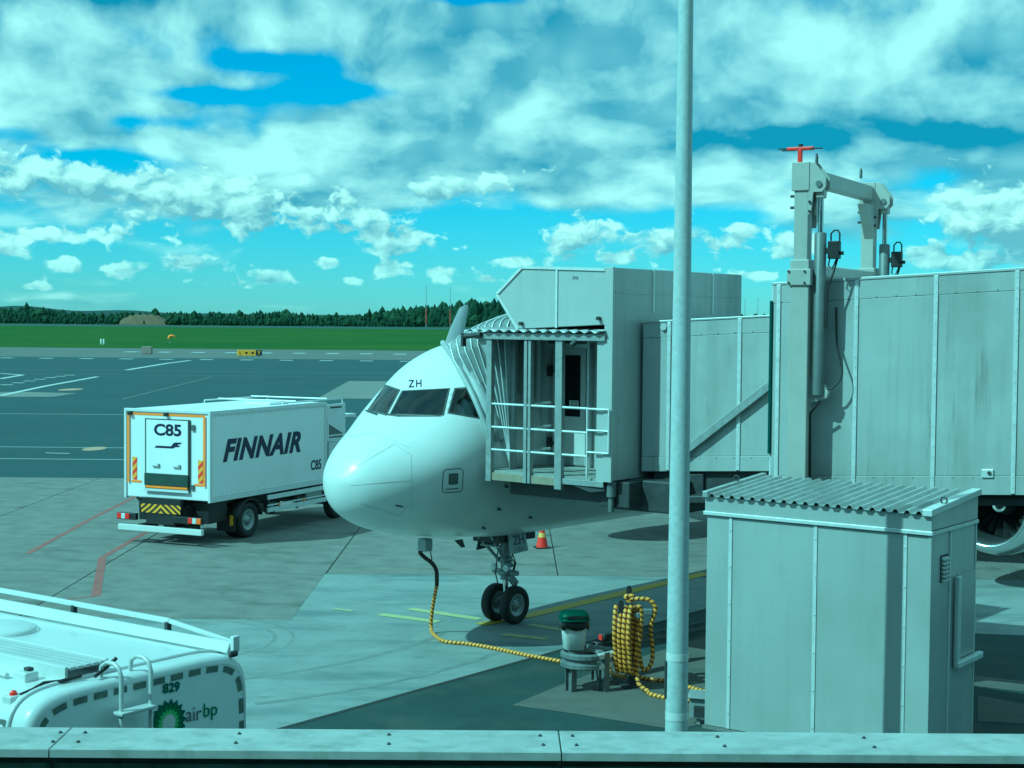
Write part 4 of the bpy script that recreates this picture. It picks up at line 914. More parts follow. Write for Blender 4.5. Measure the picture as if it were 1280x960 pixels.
# red fitting on the near column
b = MB(); b.box(TF, (uc - .10, VN - .04, Ztop + .03), (uc - .03, VN + .03, Ztop + .25)); b.box(TF, (uc - .28, VN - .04, Ztop + .23), (uc + .16, VN + .05, Ztop + .285)); red = b.build('red_lamp_bracket', REDP, por, bevel=.015)
for du, z in ((-.42, .262), (-.36, .235), (.10, .25)): MB().bar(TF(uc + du, VN - .02, Ztop + z), TF(uc + du + .20, VN + .0, Ztop + z), .05, .018).build('lamp_arm', DARK, red)
MB().tube([TF(uc - .06, VN, Ztop + .28), TF(uc - .06, VN, Ztop + .33)], .04, 10).build('lamp', DARK, red)
part('axle_beam', DARK, por, ((uc - .35, VN - .2, .55), (uc + .35, VF + .2, 1.0)), F=TF, bevel=.03)
for v in (VN, VN + .55, VF - .55, VF): wheel(por, TF(uc, v, .48), (TN[0], TN[1], 0), .48, .3)

# cab
K = np.array([1.64, 26.5]); CUx = np.array([-.79, .613]); CVx = np.array([.613, .79]); CF = frame(K, CUx, CVx)
def c_u(px, v=0.0, py=480):
    d = ray(px, py); o = K + CVx * v; k = d[0] / d[1]; return (o[0] - k * o[1]) / (k * CUx[1] - CUx[0])
def on_c(px, py, v=0.0):
    d = ray(px, py); u = c_u(px, v, py); o = K + CVx * v + CUx * u; q = CP + d * (o[1] / d[1]); return q
cab = bpy.data.objects.new('cab', None); COL.objects.link(cab); cab.parent = JB
hp = [(757.5, 337.5), (653, 334.5), (621.5, 367.5), (647.5, 411.5), (757.5, 406)]
hood3 = [on_c(*q) for q in hp]; vec = np.array([CVx[0], CVx[1], 0])
us = c_u(695)
b = MB(); b.prism([p + vec * .03 for p in hood3], vec * 4.4); b.build('hood', PANEL2, cab, bevel=.01)
def split_panel(pts): b = MB(); b.prism([on_c(*q, -.0) for q in pts], vec * .028); b.build('hood_panel', PANEL2, cab, bevel=.004)
split_panel([(694.2, 336.2), (653.5, 335.0), (622.5, 367.5), (648.5, 410.8), (694.2, 408.5)]); split_panel([(756.5, 338), (695.6, 336.4), (695.6, 408.4), (756.5, 405.5)])
MB().box(CF, (us - .022, -.02, 6.02), (us + .022, -.002, 7.07)).build('cover_strip', STRIP, cab)
MB().bar(on_c(757, 337), on_c(653, 334), .05, .05).build('edge_trim', STRIP, cab); MB().bar(on_c(653, 334), on_c(621.5, 367.5), .05, .05).build('edge_trim', STRIP, cab); MB().bar(on_c(621.5, 367.5), on_c(648, 411.5), .05, .05).build('edge_trim', STRIP, cab)
for (px, py) in ((652.5, 404.5), (749.5, 398)):
    q = Vector(on_c(px, py, -.01)); b = MB(); b.tube([q, q - Vector(vec) * .07], .035, 10); b.build('lamp', DARK, cab)
text_on('lettering', 'PA', on_c(716, 349.5, 0), (-CUx[0], -CUx[1], 0), (0, 0, 1), .12, .06, GREYP, cab, lift=.012, shear=.2)
part('rear_wall', PANEL, cab, ((-.10, .03, 3.40), (0.0, 4.4, 7.06)), F=CF, bevel=.01)
part('corner_post', PANEL2, cab, ((-.11, -.03, 3.38), (.06, .03, 7.07)), F=CF, bevel=.006)
part('corner_panel', PANEL2, cab, ((.06, -.01, 3.35), (.22, .03, 6.0)), F=CF, bevel=.006)
for v in (1.25, 2.2, 3.3):
    part('cover_strip', STRIP, cab, ((-.118, v - .02, 6.3), (-.101, v + .02, 7.06)), F=CF)
part('wall_band', PANEL, cab, ((-.108, .06, 6.62), (-.101, 4.38, 6.66)), F=CF)
# recessed wall with the service door
DV = 1.60
part('recess_wall', PANEL2, cab, ((.0, DV, 3.42), (2.5, DV + .08, 6.0)), F=CF)
part('recess_side', PANEL2, cab, ((.10, .04, 3.42), (.16, DV, 6.0)), F=CF)
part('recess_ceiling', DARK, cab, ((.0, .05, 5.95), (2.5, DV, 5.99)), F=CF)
d0, d1 = c_u(734, DV), c_u(693, DV)
door = part('service_door', DOORW, cab, ((d0, DV - .05, 3.45), (d1, DV - .004, 5.62)), F=CF, bevel=.008)
part('door_window', DGLASS, door, ((c_u(727.5, DV), DV - .062, 4.36), (c_u(701, DV), DV - .048, 5.50)), F=CF)
b = MB(); b.box(CF, (d1 - .14, DV - .10, 4.52), (d1 - .06, DV - .05, 4.60)); b.build('door_handle', DARK, door)
part('door_sign', WHITE, door, ((c_u(726, DV), DV - .068, 4.50), (c_u(714.5, DV), DV - .063, 4.66)), F=CF)
for z in (4.57, 4.62): part('sign_line', GREYP, door, ((c_u(725, DV), DV - .070, z), (c_u(716, DV), DV - .0685, z + .02)), F=CF)
part('kick_plate', GALV, door, ((d0 + .02, DV - .058, 3.46), (d1 - .02, DV - .052, 3.62)), F=CF)
for px0, px1, m in ((738, 741, STRIP), (682, 688, STRIP), (668, 676, DOORW)): part('door_frame', m, cab, ((c_u(px1, DV), DV - .12, 3.42), (c_u(px0, DV), DV - .006, 5.8)), F=CF)
part('door_frame', STRIP, cab, ((c_u(741, DV), DV - .10, 5.63), (c_u(682, DV), DV - .006, 5.72)), F=CF)
for z in (5.1, 3.75):
    b = MB(); b.box(CF, (d1 + .01, DV - .14, z), (d1 + .07, DV - .04, z + .2)); b.box(CF, (d1 - .06, DV - .12, z + .08), (d1 + .1, DV - .08, z + .12)); b.build('hinge', DARK, door)
# platform
uL = c_u(613); u2 = c_u(660.5); u3 = c_u(700)
part('platform_floor', mat('platform_deck', (0.34, 0.35, 0.33), 0.6, var=.15, scale=6), cab, ((.05, .02, 3.38), (uL, DV, 3.42)), F=CF)
part('floor_edge', mat('platform_edge', (0.30, 0.27, 0.20), 0.6, var=.12, scale=6), cab, ((u3, -.02, 3.24), (uL + .03, .04, 3.38)), F=CF, bevel=.006)
part('floor_edge', GALV, cab, ((.06, -.02, 3.28), (u3 - .06, .04, 3.38)), F=CF, bevel=.006)
for uu, w, zb, zt in ((uL, .06, 3.22, 5.95), (u2 + .035, .035, 3.24, 5.95), (u2 - .055, .03, 3.24, 5.95), (u3, .075, 3.18, 5.98)):
    part('post', GALV, cab, ((uu - w, -.05, zb), (uu + w, .05, zt)), F=CF, bevel=.006)
for uu in (c_u(641, 1.0), c_u(664, 1.2)): part('post', GALV, cab, ((uu - .04, 1.1, 3.42), (uu + .04, 1.18, 5.95)), F=CF, bevel=.006)
def rail(u0, u1, z, v=-.02, r=.022): b = MB(); b.tube([CF(u0, v, z), CF(u1, v, z)], r, 8); b.build('rail', STRIP, cab)
for z in (4.63, 4.21, 3.80):
    rail(u3, uL, z); rail(c_u(737), u3, z + .0)
    b = MB(); b.tube([CF(u2 - .05, -.02, z + .03), CF(u2 - .05, .6, z + .03)], .022, 8); b.build('rail', STRIP, cab)
b = MB(); b.tube([CF(c_u(737), -.02, 4.63), CF(c_u(737), -.02, 3.80)], .022, 8); b.build('rail', STRIP, cab)
ga, gb = c_u(735, -.06), c_u(762, -.06)
b = MB()
for z in (4.63, 4.26, 3.88): b.tube([CF(ga, -.07, z), CF(gb, -.07, z)], .02, 8)
b.tube([CF(gb, -.07, 4.63), CF(gb, -.07, 3.88)], .02, 8); b.tube([CF(ga, -.07, 4.66), CF(ga, -.07, 3.45)], .02, 8); b.build('gate', STRIP, cab)
b = MB(); rows = [[], []]
for i in range(241):
    u = .02 + (c_u(586) - .02) * i / 240; z = 6.01 + .022 * math.sin(u * 2 * math.pi / .22)
    rows[0].append(CF(u, -.16, z - .05)); rows[1].append(CF(u, .95, z + .04))
b.grid(rows); o = b.build('platform_roof', ROOFM, cab); md = o.modifiers.new('s', 'SOLIDIFY'); md.thickness = .006
part('roof_beam', GALV, cab, ((.02, -.08, 5.80), (c_u(597), -.01, 5.92)), F=CF, bevel=.008)
part('roof_beam', GALV, cab, ((.02, .75, 5.82), (c_u(597), .83, 5.94)), F=CF, bevel=.008)
b = MB(); b.tube([CF(c_u(584), -.12, 5.84), CF(c_u(606), -.12, 5.88)], .05, 10); b.box(CF, (c_u(585.5), -.17, 5.66), (c_u(583), -.07, 5.90)); b.build('drain_pipe', DARK, cab)
MB().prism([CF(uL, -.02, 5.8), CF(uL + .28, -.02, 5.8), CF(uL, -.02, 5.35)], vec * .05).build('knee_brace', GALV, cab)
b = MB(); b.tube([CF(c_u(722), -.05, 5.8), CF(c_u(718), -.1, 5.72)], .05, 10); b.box(CF, (c_u(735), -.03, 5.84), (c_u(715), .03, 5.96)); b.build('lamp', DARK, cab)
# underside of the cab
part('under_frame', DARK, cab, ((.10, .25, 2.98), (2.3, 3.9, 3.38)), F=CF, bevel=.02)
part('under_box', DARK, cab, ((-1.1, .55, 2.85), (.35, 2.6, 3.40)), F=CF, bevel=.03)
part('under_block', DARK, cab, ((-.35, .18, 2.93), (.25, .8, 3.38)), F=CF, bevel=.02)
b = MB(); b.tube([CF(-.02, .12, 3.38), CF(-.02, .12, 3.12)], .085, 14); b.tube([CF(-.02, .12, 3.15), CF(-.02, .12, 2.86)], .05, 12); b.build('buffer', STEEL, cab)
b = MB(); b.prism([CF(.05, .02, 3.38), CF(.95, .0, 3.38), CF(.75, .0, 3.28), CF(.35, .0, 3.18), CF(.05, .02, 3.22)], vec * .5); b.build('step_bracket', DARK, cab)
# bellows canopy folding down onto the hull
def bellows():
    b = MB(); N_ = 18; rows = []; us_, zs = 2.46, 3.44; L = 2.76; v0, v1 = .50, 4.0
    for i in range(N_ + 1):
        f = i / N_; ph = math.radians(-1 + 37 * f); out = .0 if i % 2 == 0 else 1.0
        row = []
        def pt(v, h, off):          # v along the hull, h along the leg, off outward
            k = min(1.0, h / L); bow = .10 * math.sin(math.pi * k) * f
            return CF(us_ + math.sin(ph) * h - bow * .8, v, zs + math.cos(ph) * h + 0)
        for k in range(11):
            h = L * k / 11 * .94; o_ = (.03 + .17 * k / 11) * out; row.append(pt(v0 - o_ + .05 * f, h, 0))
        for k in range(5):
            a = math.pi / 2 * (k + .5) / 5; r = .16 + .12 * out; row.append(pt(v0 + .16 - r * math.cos(a) + .05 * f, L * .94 + r * math.sin(a) - .10, 0))
        for k in range(1, 7): row.append(pt(v0 + .3 + (v1 - v0 - .6) * k / 7, L + .03 + .12 * out, 0))
        for k in range(5):
            a = math.pi / 2 * (k + .5) / 5; r = .16 + .12 * out; row.append(pt(v1 - .16 + r * math.sin(a), L * .94 + r * math.cos(a) - .10, 0))
        for k in range(10, -1, -1):
            h = L * k / 11 * .94; o_ = (.03 + .17 * k / 11) * out; row.append(pt(v1 + o_, h, 0))
        rows.append(row)
    b.grid(rows, smooth=False); o = b.build('canopy_bellows', BELLOW, cab); o.modifiers.new('s', 'SOLIDIFY').thickness = .012
    for i in range(1, N_ + 1, 2):
        e = MB(); e.tube(rows[i][:22], .014, 6); e.build('fold_rib', STRIP, o)
bellows()
# soft bumper of the canopy lying on the hull
bl = [(554.5, 431.5), (560, 439), (567, 450), (576, 466), (587, 488), (597, 511), (606, 534), (613, 554)]
bp_ = [on_fus(x, y, .05) for x, y in bl]
if all(p is not None for p in bp_):
    MB().tube(curve(bp_, 5), .055, 10).build('canopy_bumper', BELLOW, cab)
    rows = []
    for (x, y) in bl:
        r = [on_fus(x + 1, y, .04), on_fus(x + 8, y - 3.5, .12), on_fus(x + 16, y - 6, .10)]
        if all(p is not None for p in r): rows.append(r)
    if len(rows) > 2: o = MB().grid(rows).build('canopy_skirt', BELLOW, cab); o.modifiers.new('s', 'SOLIDIFY').thickness = .01
part('canopy_frame', GALV, cab, ((2.36, .44, 3.42), (2.47, .52, 6.2)), F=CF)
part('canopy_frame', GALV, cab, ((2.36, .44, 6.12), (2.47, 4.0, 6.22)), F=CF)
part('canopy_floor', DARK, cab, ((2.2, .5, 3.2), (2.5, 3.9, 3.41)), F=CF)

# ------------------------------------------------------------------ catering truck
def catering_truck():
    R = np.array([-8.07, 41.3]); AX = np.array([.418, .908]); WX = np.array([-.908, .418])
    F = frame(R, AX, WX); t = thing('catering_truck', (*(R + AX * 3 + WX * 1.3), 0), 'white catering box truck lettered FINNAIR C85 parked behind the aircraft nose', 'truck')
    Wd, Ln, z0, z1 = 2.84, 5.92, 1.21, 3.62
    part('box_body', BOXW, t, ((.03, .03, z0), (Ln, Wd - .03, z1)), F=F, bevel=.02)
    TRIM = mat('box_trim', (0.70, 0.71, 0.72), 0.35, var=.03)
    for a, c in [(((-.01, -.015, z0 - .04), (.10, .06, z1 + .02))), (((-.01, Wd - .06, z0 - .04), (.10, Wd + .015, z1 + .02))), (((-.01, .061, z1 - .06), (.10, Wd - .061, z1 + .02))), (((.101, -.012, z1 - .09), (Ln, .05, z1 + .015))), (((.101, -.012, z0 - .04), (Ln, .05, z0 + .13))), (((Ln - .07, -.014, z0 + .131), (Ln + .01, .05, z1 - .091)))]:
        part('corner_trim', TRIM, t, (a, c), F=F, bevel=.008)
    b = MB()
    for u in np.arange(.3, Ln, .18):
        for z in (z1 - .13, z0 + .17): b.tube([F(u, .028, z), F(u, .018, z)], .012, 6)
    b.build('rivet', GALV, t)
    def rz(y, v): # photo row at the rear face -> height
        p = R + WX * v; return CAM_H - p[1] * (y - (400 + .0087 * (640 + p[0] / p[1] * FPX - 640))) / FPX
    def rv(px):   # photo column -> across the rear
        k = ray(px, 560)[0] / ray(px, 560)[1]; return (k * R[1] - R[0]) / (WX[0] - k * WX[1])
    da, db = rv(235.5), rv(183.5); vm = (da + db) / 2
    zt, zb = rz(525.5, vm), rz(593, vm); zl = rz(613.5, vm)
    part('door_frame', DARK, t, ((-.012, da - .05, zl), (.028, db + .05, zt + .03)), F=F)
    dr = part('rear_door', BOXW, t, ((-.028, da, zb), (.0, db, zt)), F=F, bevel=.006)
    ex = (-WX[0], -WX[1], 0)
    text_on('lettering', 'C85', F(-.03, rv(193.5), rz(545, vm)), ex, (0, 0, 1), rv(193.5) - rv(227.5), rz(530, vm) - rz(545, vm), NAVY, dr, offset=.03)
    # tail emblem: a long bar rising into two short flag strokes
    em = [[(0, 0), (.66, 0), (.74, .20), (.70, .42), (.58, .34), (.07, .34)], [(.56, .02), (.68, .0), (.78, .26), (.90, .28), (.95, .52), (.84, .52), (.88, .72), (.97, .74), (1.0, 1.0), (.78, .98), (.70, .85)]]
    b = MB(); w_, h_ = rv(194) - rv(228), rz(553, vm) - rz(561, vm); o0 = F(-.033, rv(194), rz(560.5, vm))
    b.add([np.array(o0) + np.array(ex) * x * w_ + np.array([0, 0, y * h_]) for x, y in em[0]], [tuple(range(len(em[0])))]); b.add([np.array(o0) + np.array(ex) * x * w_ + np.array([0, 0, y * h_]) + np.array([-AX[0], -AX[1], 0]) * .001 for x, y in em[1]], [tuple(range(len(em[1])))]); b.build('emblem', NAVY, dr)
    for px in (192.5, 218.5):
        b = MB(); b.box(F, (-.06, rv(px + 8), rz(585, vm)), (-.03, rv(px), rz(583, vm))); b.box(F, (-.065, rv(px + 8), rz(585, vm)), (-.03, rv(px + 6), rz(580.5, vm))); b.build('handle', GALV, dr)
    part('tail_flap', mat('flap_dark', (0.04, 0.06, 0.05), 0.55, var=.25, scale=5), t, ((-.05, da - .02, zl + .12), (-.03, db + .05, zb - .0)), F=F, bevel=.008)
    part('flap_lip', TRIM, t, ((-.06, da - .03, zl - .04), (-.03, db + .06, zl + .03)), F=F)
    part('tape', TAPE, t, ((-.056, da, zl + .05), (-.04, db, zl + .11)), F=F)
    zA, zB = rz(516, .2), rz(609, .2)
    part('tape', TAPE, t, ((-.018, .15, zB), (-.011, .21, zA - .08)), F=F); part('tape', TAPE, t, ((-.018, Wd - .16, zB), (-.011, Wd - .10, zA - .08)), F=F)
    part('tape', TAPE, t, ((.022, .20, z1 - .155), (.029, Wd - .17, z1 - .095)), F=F).location = (0, 0, 0)
    for v0_, v1_ in ((.22, .52), (Wd - .55, Wd - .22)): part('tape', TAPE, t, ((.020, v0_, zB), (.029, v1_, zB + .06)), F=F)
    for v0_ in (.25, Wd - .40):
        b = MB(); a_, c_ = v0_, v0_ + .15; zz0, zz1 = zB + .08, zB + .70
        ps = [F(.018, a_, zz0), F(.018, c_, zz0), F(.018, c_, zz1), F(.018, a_, zz1)]; b.add(ps, [(0, 1, 2, 3)], [(0, 0.0001), (0, .15), (0, .15 + .62), (0, .62)]); b.build('hazard_plate', HAZ_RY, t)
    for v in (Wd - .2, rv(208)):
        b = MB(); b.tube([F(-.08, v, z1 - .12), F(.03, v, z1 - .10)], [.05, .06], 10); b.build('camera', DARK, t)
    part('switch_box', GREYP, t, ((-.02, da - .20, rz(537, vm)), (.028, da - .10, rz(530, vm))), F=F); part('switch_box', GREYP, t, ((-.02, da - .18, rz(611, vm)), (.028, da - .08, rz(605, vm))), F=F)
    # side lettering
    sx = (AX[0], AX[1], 0)
    def su(px): k = ray(px, 560)[0] / ray(px, 560)[1]; return (k * R[1] - R[0]) / (AX[0] - k * AX[1])
    u0_, u1_ = su(279.5), su(377)
    text_on('lettering', 'FINNAIR', F(u0_, .026, 2.22), sx, (0, 0, 1), u1_ - u0_, .62, NAVY, t, shear=.32, offset=.045, lift=.004, space=1.08)
    text_on('lettering', 'C85', F(su(389.5), .026, 1.62), sx, (0, 0, 1), su(402.5) - su(389.5), .30, NAVY, t, offset=.025)
    # chassis
    for v in (.75, 1.95): part('chassis_rail', BLACK, t, ((-.15, v, .75), (8.2, v + .12, 1.02)), F=F)
    part('lift_frame', BLACK, t, ((.9, .35, 1.02), (5.7, 2.5, 1.19)), F=F)
    b = MB(); b.bar(F(1.0, .45, .80), F(5.4, .45, 1.15), .08, .14); b.bar(F(1.0, .5, 1.15), F(5.4, .5, .80), .08, .14); b.build('scissor_arm', BLACK, t)
    part('tool_box', BLACK, t, ((.3, .25, .55), (1.15, 2.6, 1.15)), F=F, bevel=.03)
    # rear under-run gear
    part('rear_bumper', WHITE, t, ((-.42, -.03, .34), (-.30, Wd - .10, .50)), F=F, bevel=.015)
    b = MB(); b.box(F, (-.30, .6, .36), (.4, .75, .52)); b.box(F, (-.30, 2.0, .36), (.4, 2.15, .52)); b.build('bumper_arm', BLACK, t)
    hp_ = [F(-.24, rv(232), rz(641.5, vm)), F(-.24, rv(184), rz(641.5, vm)), F(-.24, rv(182.5), rz(630.5, vm)), F(-.24, rv(233), rz(630.5, vm))]
    b = MB(); q = [Vector(p) for p in hp_]; mid0 = (q[0] + q[1]) / 2; mid1 = (q[2] + q[3]) / 2
    b.add([q[0], mid0, mid1, q[3]], [(0, 1, 2, 3)], [(0, .1), (0, .75), (0, .45), (0, -.3)]); b.add([mid0, q[1], q[2], mid1], [(0, 1, 2, 3)], [(0, .75), (0, .1), (0, -.3), (0, .45)]); b.build('hazard_board', HAZ_YB, t)
    part('board_back', BLACK, t, ((-.235, rv(232), rz(642, vm)), (-.1, rv(184), rz(623, vm))), F=F)
    part('step_box', BLACK, t, ((-.22, 1.0, .52), (.3, 1.95, .86)), F=F, bevel=.02)
    for v0_, v1_, ms in ((.02, .62, (ORLENS, WLENS, REDLENS)), (2.2, 2.84, (REDLENS, WLENS, REDLENS))):
        c = part('light_bracket', BLACK, t, ((-.34, v0_, .62), (-.22, v1_ + .35 if v0_ < 1 else v1_, .80)), F=F, bevel=.01)
        for k in range(3):
            w = .14; v = v0_ + .02 + k * w if v0_ < 1 else v1_ - .44 + k * w; part('tail_light', ms[k], c, ((-.37, v, .64), (-.33, v + w - .01, .79)), F=F, bevel=.01)
    b = MB(); b.bar(F(.1, 2.5, 1.2), F(-.2, 1.9, .88), .05, .05); b.build('stay', BLACK, t)
    # side guards
    for z in (.98, .62):
        part('side_guard', STRIP, t, ((2.75, -.02, z), (5.9, .03, z + .13)), F=F, bevel=.008)
    part('side_guard', STRIP, t, ((2.75, -.02, .80), (5.9, .02, .84)), F=F)
    for u in (2.8, 4.3, 5.8): part('guard_post', DARK, t, ((u, .0, .58), (u + .07, .06, 1.2)), F=F)
    part('side_locker', GALV, t, ((4.9, .05, .6), (5.75, .5, 1.05)), F=F, bevel=.02)
    for u in (3.3, 4.6): part('reflector', TAPE, t, ((u, -.04, .76), (u + .06, -.021, .84)), F=F)
    # wheels, mudguards
    ax = (WX[0], WX[1], 0)
    for u in (1.95, 6.75):
        for v in ((.20, .52, 2.30, 2.62) if u < 3 else (.22, 2.6)): wheel(t, F(u, v, .50), ax, .50, .29)
        part('axle', BLACK, t, ((u - .1, .3, .42), (u + .1, 2.5, .58)), F=F)
        for v0_, v1_ in ((.02, .62), (2.2, 2.8)):
            b = MB(); rows = [[F(u + .60 * math.cos(a), v, .50 + .60 * math.sin(a)) for v in (v0_, v1_)] for a in np.linspace(.15, math.pi - .1, 14)]; b.grid(rows); o = b.build('mudguard', BLACK, t); o.modifiers.new('s', 'SOLIDIFY').thickness = .03
    part('mud_flap', BLACK, t, ((1.22, .05, .25), (1.25, .65, .75)), F=F); part('reflector', YEL, t, ((1.2, .10, .42), (1.219, .2, .70)), F=F)
    # forward platform above the cab
    CABW = mat('cab_white', (0.72, 0.73, 0.73), .35, var=.03)
    part('front_platform', CABW, t, ((Ln + .03, .0, 3.10), (Ln + 1.75, Wd, 3.2)), F=F, bevel=.02)
    part('platform_side', CABW, t, ((Ln + .05, -.01, 2.45), (Ln + 1.1, .05, 3.55)), F=F, bevel=.02)
    part('platform_side', CABW, t, ((Ln + .05, Wd - .05, 2.45), (Ln + 1.1, Wd + .01, 3.55)), F=F, bevel=.02)
    part('side_slot', DARK, t, ((Ln + .18, -.018, 3.42), (Ln + .85, -.011, 3.47)), F=F); part('side_slot', GREYP, t, ((Ln + .12, -.018, 2.52), (Ln + .9, -.011, 2.57)), F=F)
    MB().prism([F(Ln + .12, -.016, 2.62), F(Ln + .95, -.016, 2.62), F(Ln + .12, -.016, 2.95)], (WX[0] * .004, WX[1] * .004, 0)).build('side_gusset', GREYP, t)
    b = MB()
    for v in (.05, Wd - .05): b.tube([F(3.6, v, z1 + .01), F(3.6, v, z1 + .08), F(Ln + 1.0, v, z1 + .07), F(Ln + 1.0, v, 3.5)], .022, 8)
    for u in (4.3, Ln + .1): b.tube([F(u, .05, z1 + .10), F(u, Wd - .05, z1 + .10)], .025, 8)
    b.build('roof_rail', STRIP, t)
    part('roof_hatch', BOXW, t, ((3.6, .5, z1), (4.6, 1.4, z1 + .07)), F=F, bevel=.02)
    # driver's cab
    prof = [(6.0, .62), (8.0, .62), (8.15, 1.2), (8.0, 1.75), (7.75, 2.35), (6.05, 2.40)]
    MB().prism([F(u, .12, z) for u, z in prof], (WX[0] * 2.6, WX[1] * 2.6, 0)).build('driver_cab', CABW, t, bevel=.06)
    part('cab_window', DGLASS, t, ((6.55, .105, 1.55), (7.6, .117, 2.2)), F=F, bevel=.004); part('windscreen', DGLASS, t, ((7.88, .3, 1.75), (7.94, 2.5, 2.25)), F=F)
    part('mirror', BLACK, t, ((7.8, -.15, 1.6), (7.9, .0, 2.1)), F=F, bevel=.03)
    part('exhaust_stack', GALV, t, ((6.0, .1, 1.2), (6.25, .3, 2.4)), F=F, bevel=.03)
catering_truck()

# ------------------------------------------------------------------ fuel tanker
def fuel_truck():
    O = np.array([-2.42, 14.3]); AX = np.array([-.813, .582]); WX = np.array([-.582, -.813]); F = frame(O, AX, WX)
    t = thing('fuel_truck', (*(O + AX * 4 + WX * 1.25), 0), 'white aviation fuel tanker numbered 829 with a green sunburst emblem', 'truck')
    Wd, zt, zb = 2.5, 3.08, 1.05; zc, hz = (zt + zb) / 2, (zt - zb) / 2
    def sec(u, k, crown=1.0):
        row = []
        for j in range(56):
            a = 2 * math.pi * j / 56; c, s = math.cos(a), math.sin(a); e = 2 / 7.0
            row.append(F(u, Wd / 2 - (Wd / 2 - k) * math.copysign(abs(c) ** e, c), zc + (hz - k) * math.copysign(abs(s) ** e, s)))
        return row + [row[0]]
    b = MB(); b.grid([sec(u, k) for u, k in ((.0, .07), (.010, .042), (.03, .018), (.07, .004), (.13, 0), (8.2, 0), (8.3, .05), (8.34, .14))]); tank = b.build('tank', TANKW, t)
    b = MB(); r = sec(.002, .071)[:-1]; b.add(r, [tuple(range(len(r)))]); b.build('end_plate', mat('tank_end_lifted', (0.84, 0.86, 0.86), .32, var=.04, coat=.2), t)  # whiter than the tank, brightening of this shaded face put into its colour
    b = MB(); r = sec(8.335, .142)[:-1]; b.add(r, [tuple(range(len(r)))]); b.build('end_plate', TANKW, t)
    b = MB(); b.tube(sec(.24, -.008), .02, 6, cap=False); b.build('weld_seam', TANKW, tank)
    # reflective dashes round the rear rim
    path = [Vector(p) for p in sec(-.004, .108)]
    acc = [0]
    for i in range(1, len(path)): acc.append(acc[-1] + (path[i] - path[i - 1]).length)
    def pt(s):
        s %= acc[-1]; i = max(j for j in range(len(acc)) if acc[j] <= s); i = min(i, len(path) - 2); return path[i].lerp(path[i + 1], (s - acc[i]) / max(1e-6, acc[i + 1] - acc[i]))
    n = 36; cen = Vector(F(-.004, Wd / 2, zc))
    for k in range(n):
        s0 = acc[-1] * k / n; s1 = s0 + acc[-1] / n * .66; rows = []
        for s in np.linspace(s0, s1, 4):
            p = pt(s); d = (pt(s + .01) - pt(s - .01)).normalized(); nn = d.cross(Vector((AX[0], AX[1], 0))).normalized(); rows.append([p - nn * .028, p + nn * .028])
        MB().grid(rows).build('reflector', REFL, t)
    # lettering on the rear plate
    ex = (-WX[0], -WX[1], 0)
    def rv(px, py=870): k = ray(px, py)[0] / ray(px, py)[1]; return (k * O[1] - O[0]) / (WX[0] - k * WX[1])
    def rz(px, py): v = rv(px, py); p = O + WX * v; d = ray(px, py); return CAM_H + d[2] * p[1] / d[1]
    def rp(px, py, lift=.006): v = rv(px, py); return np.array(F(-lift, v, rz(px, py)))
    def rtext(body, x0, yb0, x1, yb1, hpx, m, **kw):
        p, q, r_ = Vector(rp(x0, yb0)), Vector(rp(x1, yb1)), Vector(rp(x0, yb0 - hpx)); text_on('lettering', body, p, q - p, Vector((0, 0, 1)), (q - p).length, r_.z - p.z, m, t, lift=.003, **kw)
    rtext('829', 203, 867, 224, 863.5, 12.5, GREEND, offset=.03)
    rtext('air', 232, 902, 251.5, 899.5, 17, GREYP); rtext('bp', 254, 901.5, 271, 898.5, 22, GREENP)
    c = rp(209.5, 903.5); exv = np.array(ex); R_ = .215
    for (rad, m, nsp, lift) in ((1.0, GREEND, 18, .004), (.80, GREENP, 18, .006), (.60, GREENL, 18, .008), (.40, WHITE, 18, .010)):
        b = MB(); pts = []
        for k in range(nsp * 2):
            a = math.pi * k / nsp; rr_ = R_ * rad * (1.0 if k % 2 == 0 else .80); pts.append(c + exv * math.cos(a) * rr_ + UP * math.sin(a) * rr_ - np.array([AX[0], AX[1], 0]) * lift)
        ce = c - np.array([AX[0], AX[1], 0]) * lift
        b.add([ce] + pts, [(0, 1 + k, 1 + (k + 1) % len(pts)) for k in range(len(pts))]); b.build('emblem', m, t)
    # near side lettering, its end showing above the parapet
    tv, tf = [], []
    for i_, u_ in enumerate((.16, 8.2)): tv += [Vector(p) for p in sec(u_, 0)]
    TB = BVHTree.FromPolygons(tv, [(j, j + 1, j + 58, j + 57) for j in range(56)])
    vs_, fs_ = text_verts('air bp', offset=.01); bb = MB(); okp = []
    for x_, y_ in vs_:
        h_ = TB.ray_cast(Vector(CP), Vector(ray(-150 + 162 * x_, 935 - 52 * y_ - (x_ - 1) * 30)).normalized()); okp.append(h_[0] - Vector(ray(0, 900)).normalized() * .01 if h_[0] else None)
    if all(p is not None for p in okp): bb.add(okp, fs_); bb.build('lettering', GREYP, t)
    else: print('side lettering skipped')
    # ladder with hoops
    LAD = mat('ladder_alloy', (.60, .61, .61), .4, metal=.2, var=.06)
    for px in (150.5, 187):
        v = rv(px, 870) + .10; b = MB(); b.tube([F(-.13, v, .7), F(-.13, v, 3.12), F(-.10, v, 3.19), F(-.04, v, 3.22), F(.05, v, 3.22), F(.12, v, 3.18), F(.14, v, 3.05)], .020, 10); b.build('ladder_rail', LAD, t)
    v0_, v1_ = rv(187, 870) + .10, rv(150.5, 870) + .10
    for z in (2.80, 2.48, 2.16, 1.84, 1.52, 1.2, .88): part('ladder_step', LAD, t, ((-.20, v0_ - .0, z), (-.08, v1_ + .05, z + .03)), F=F, bevel=.008)
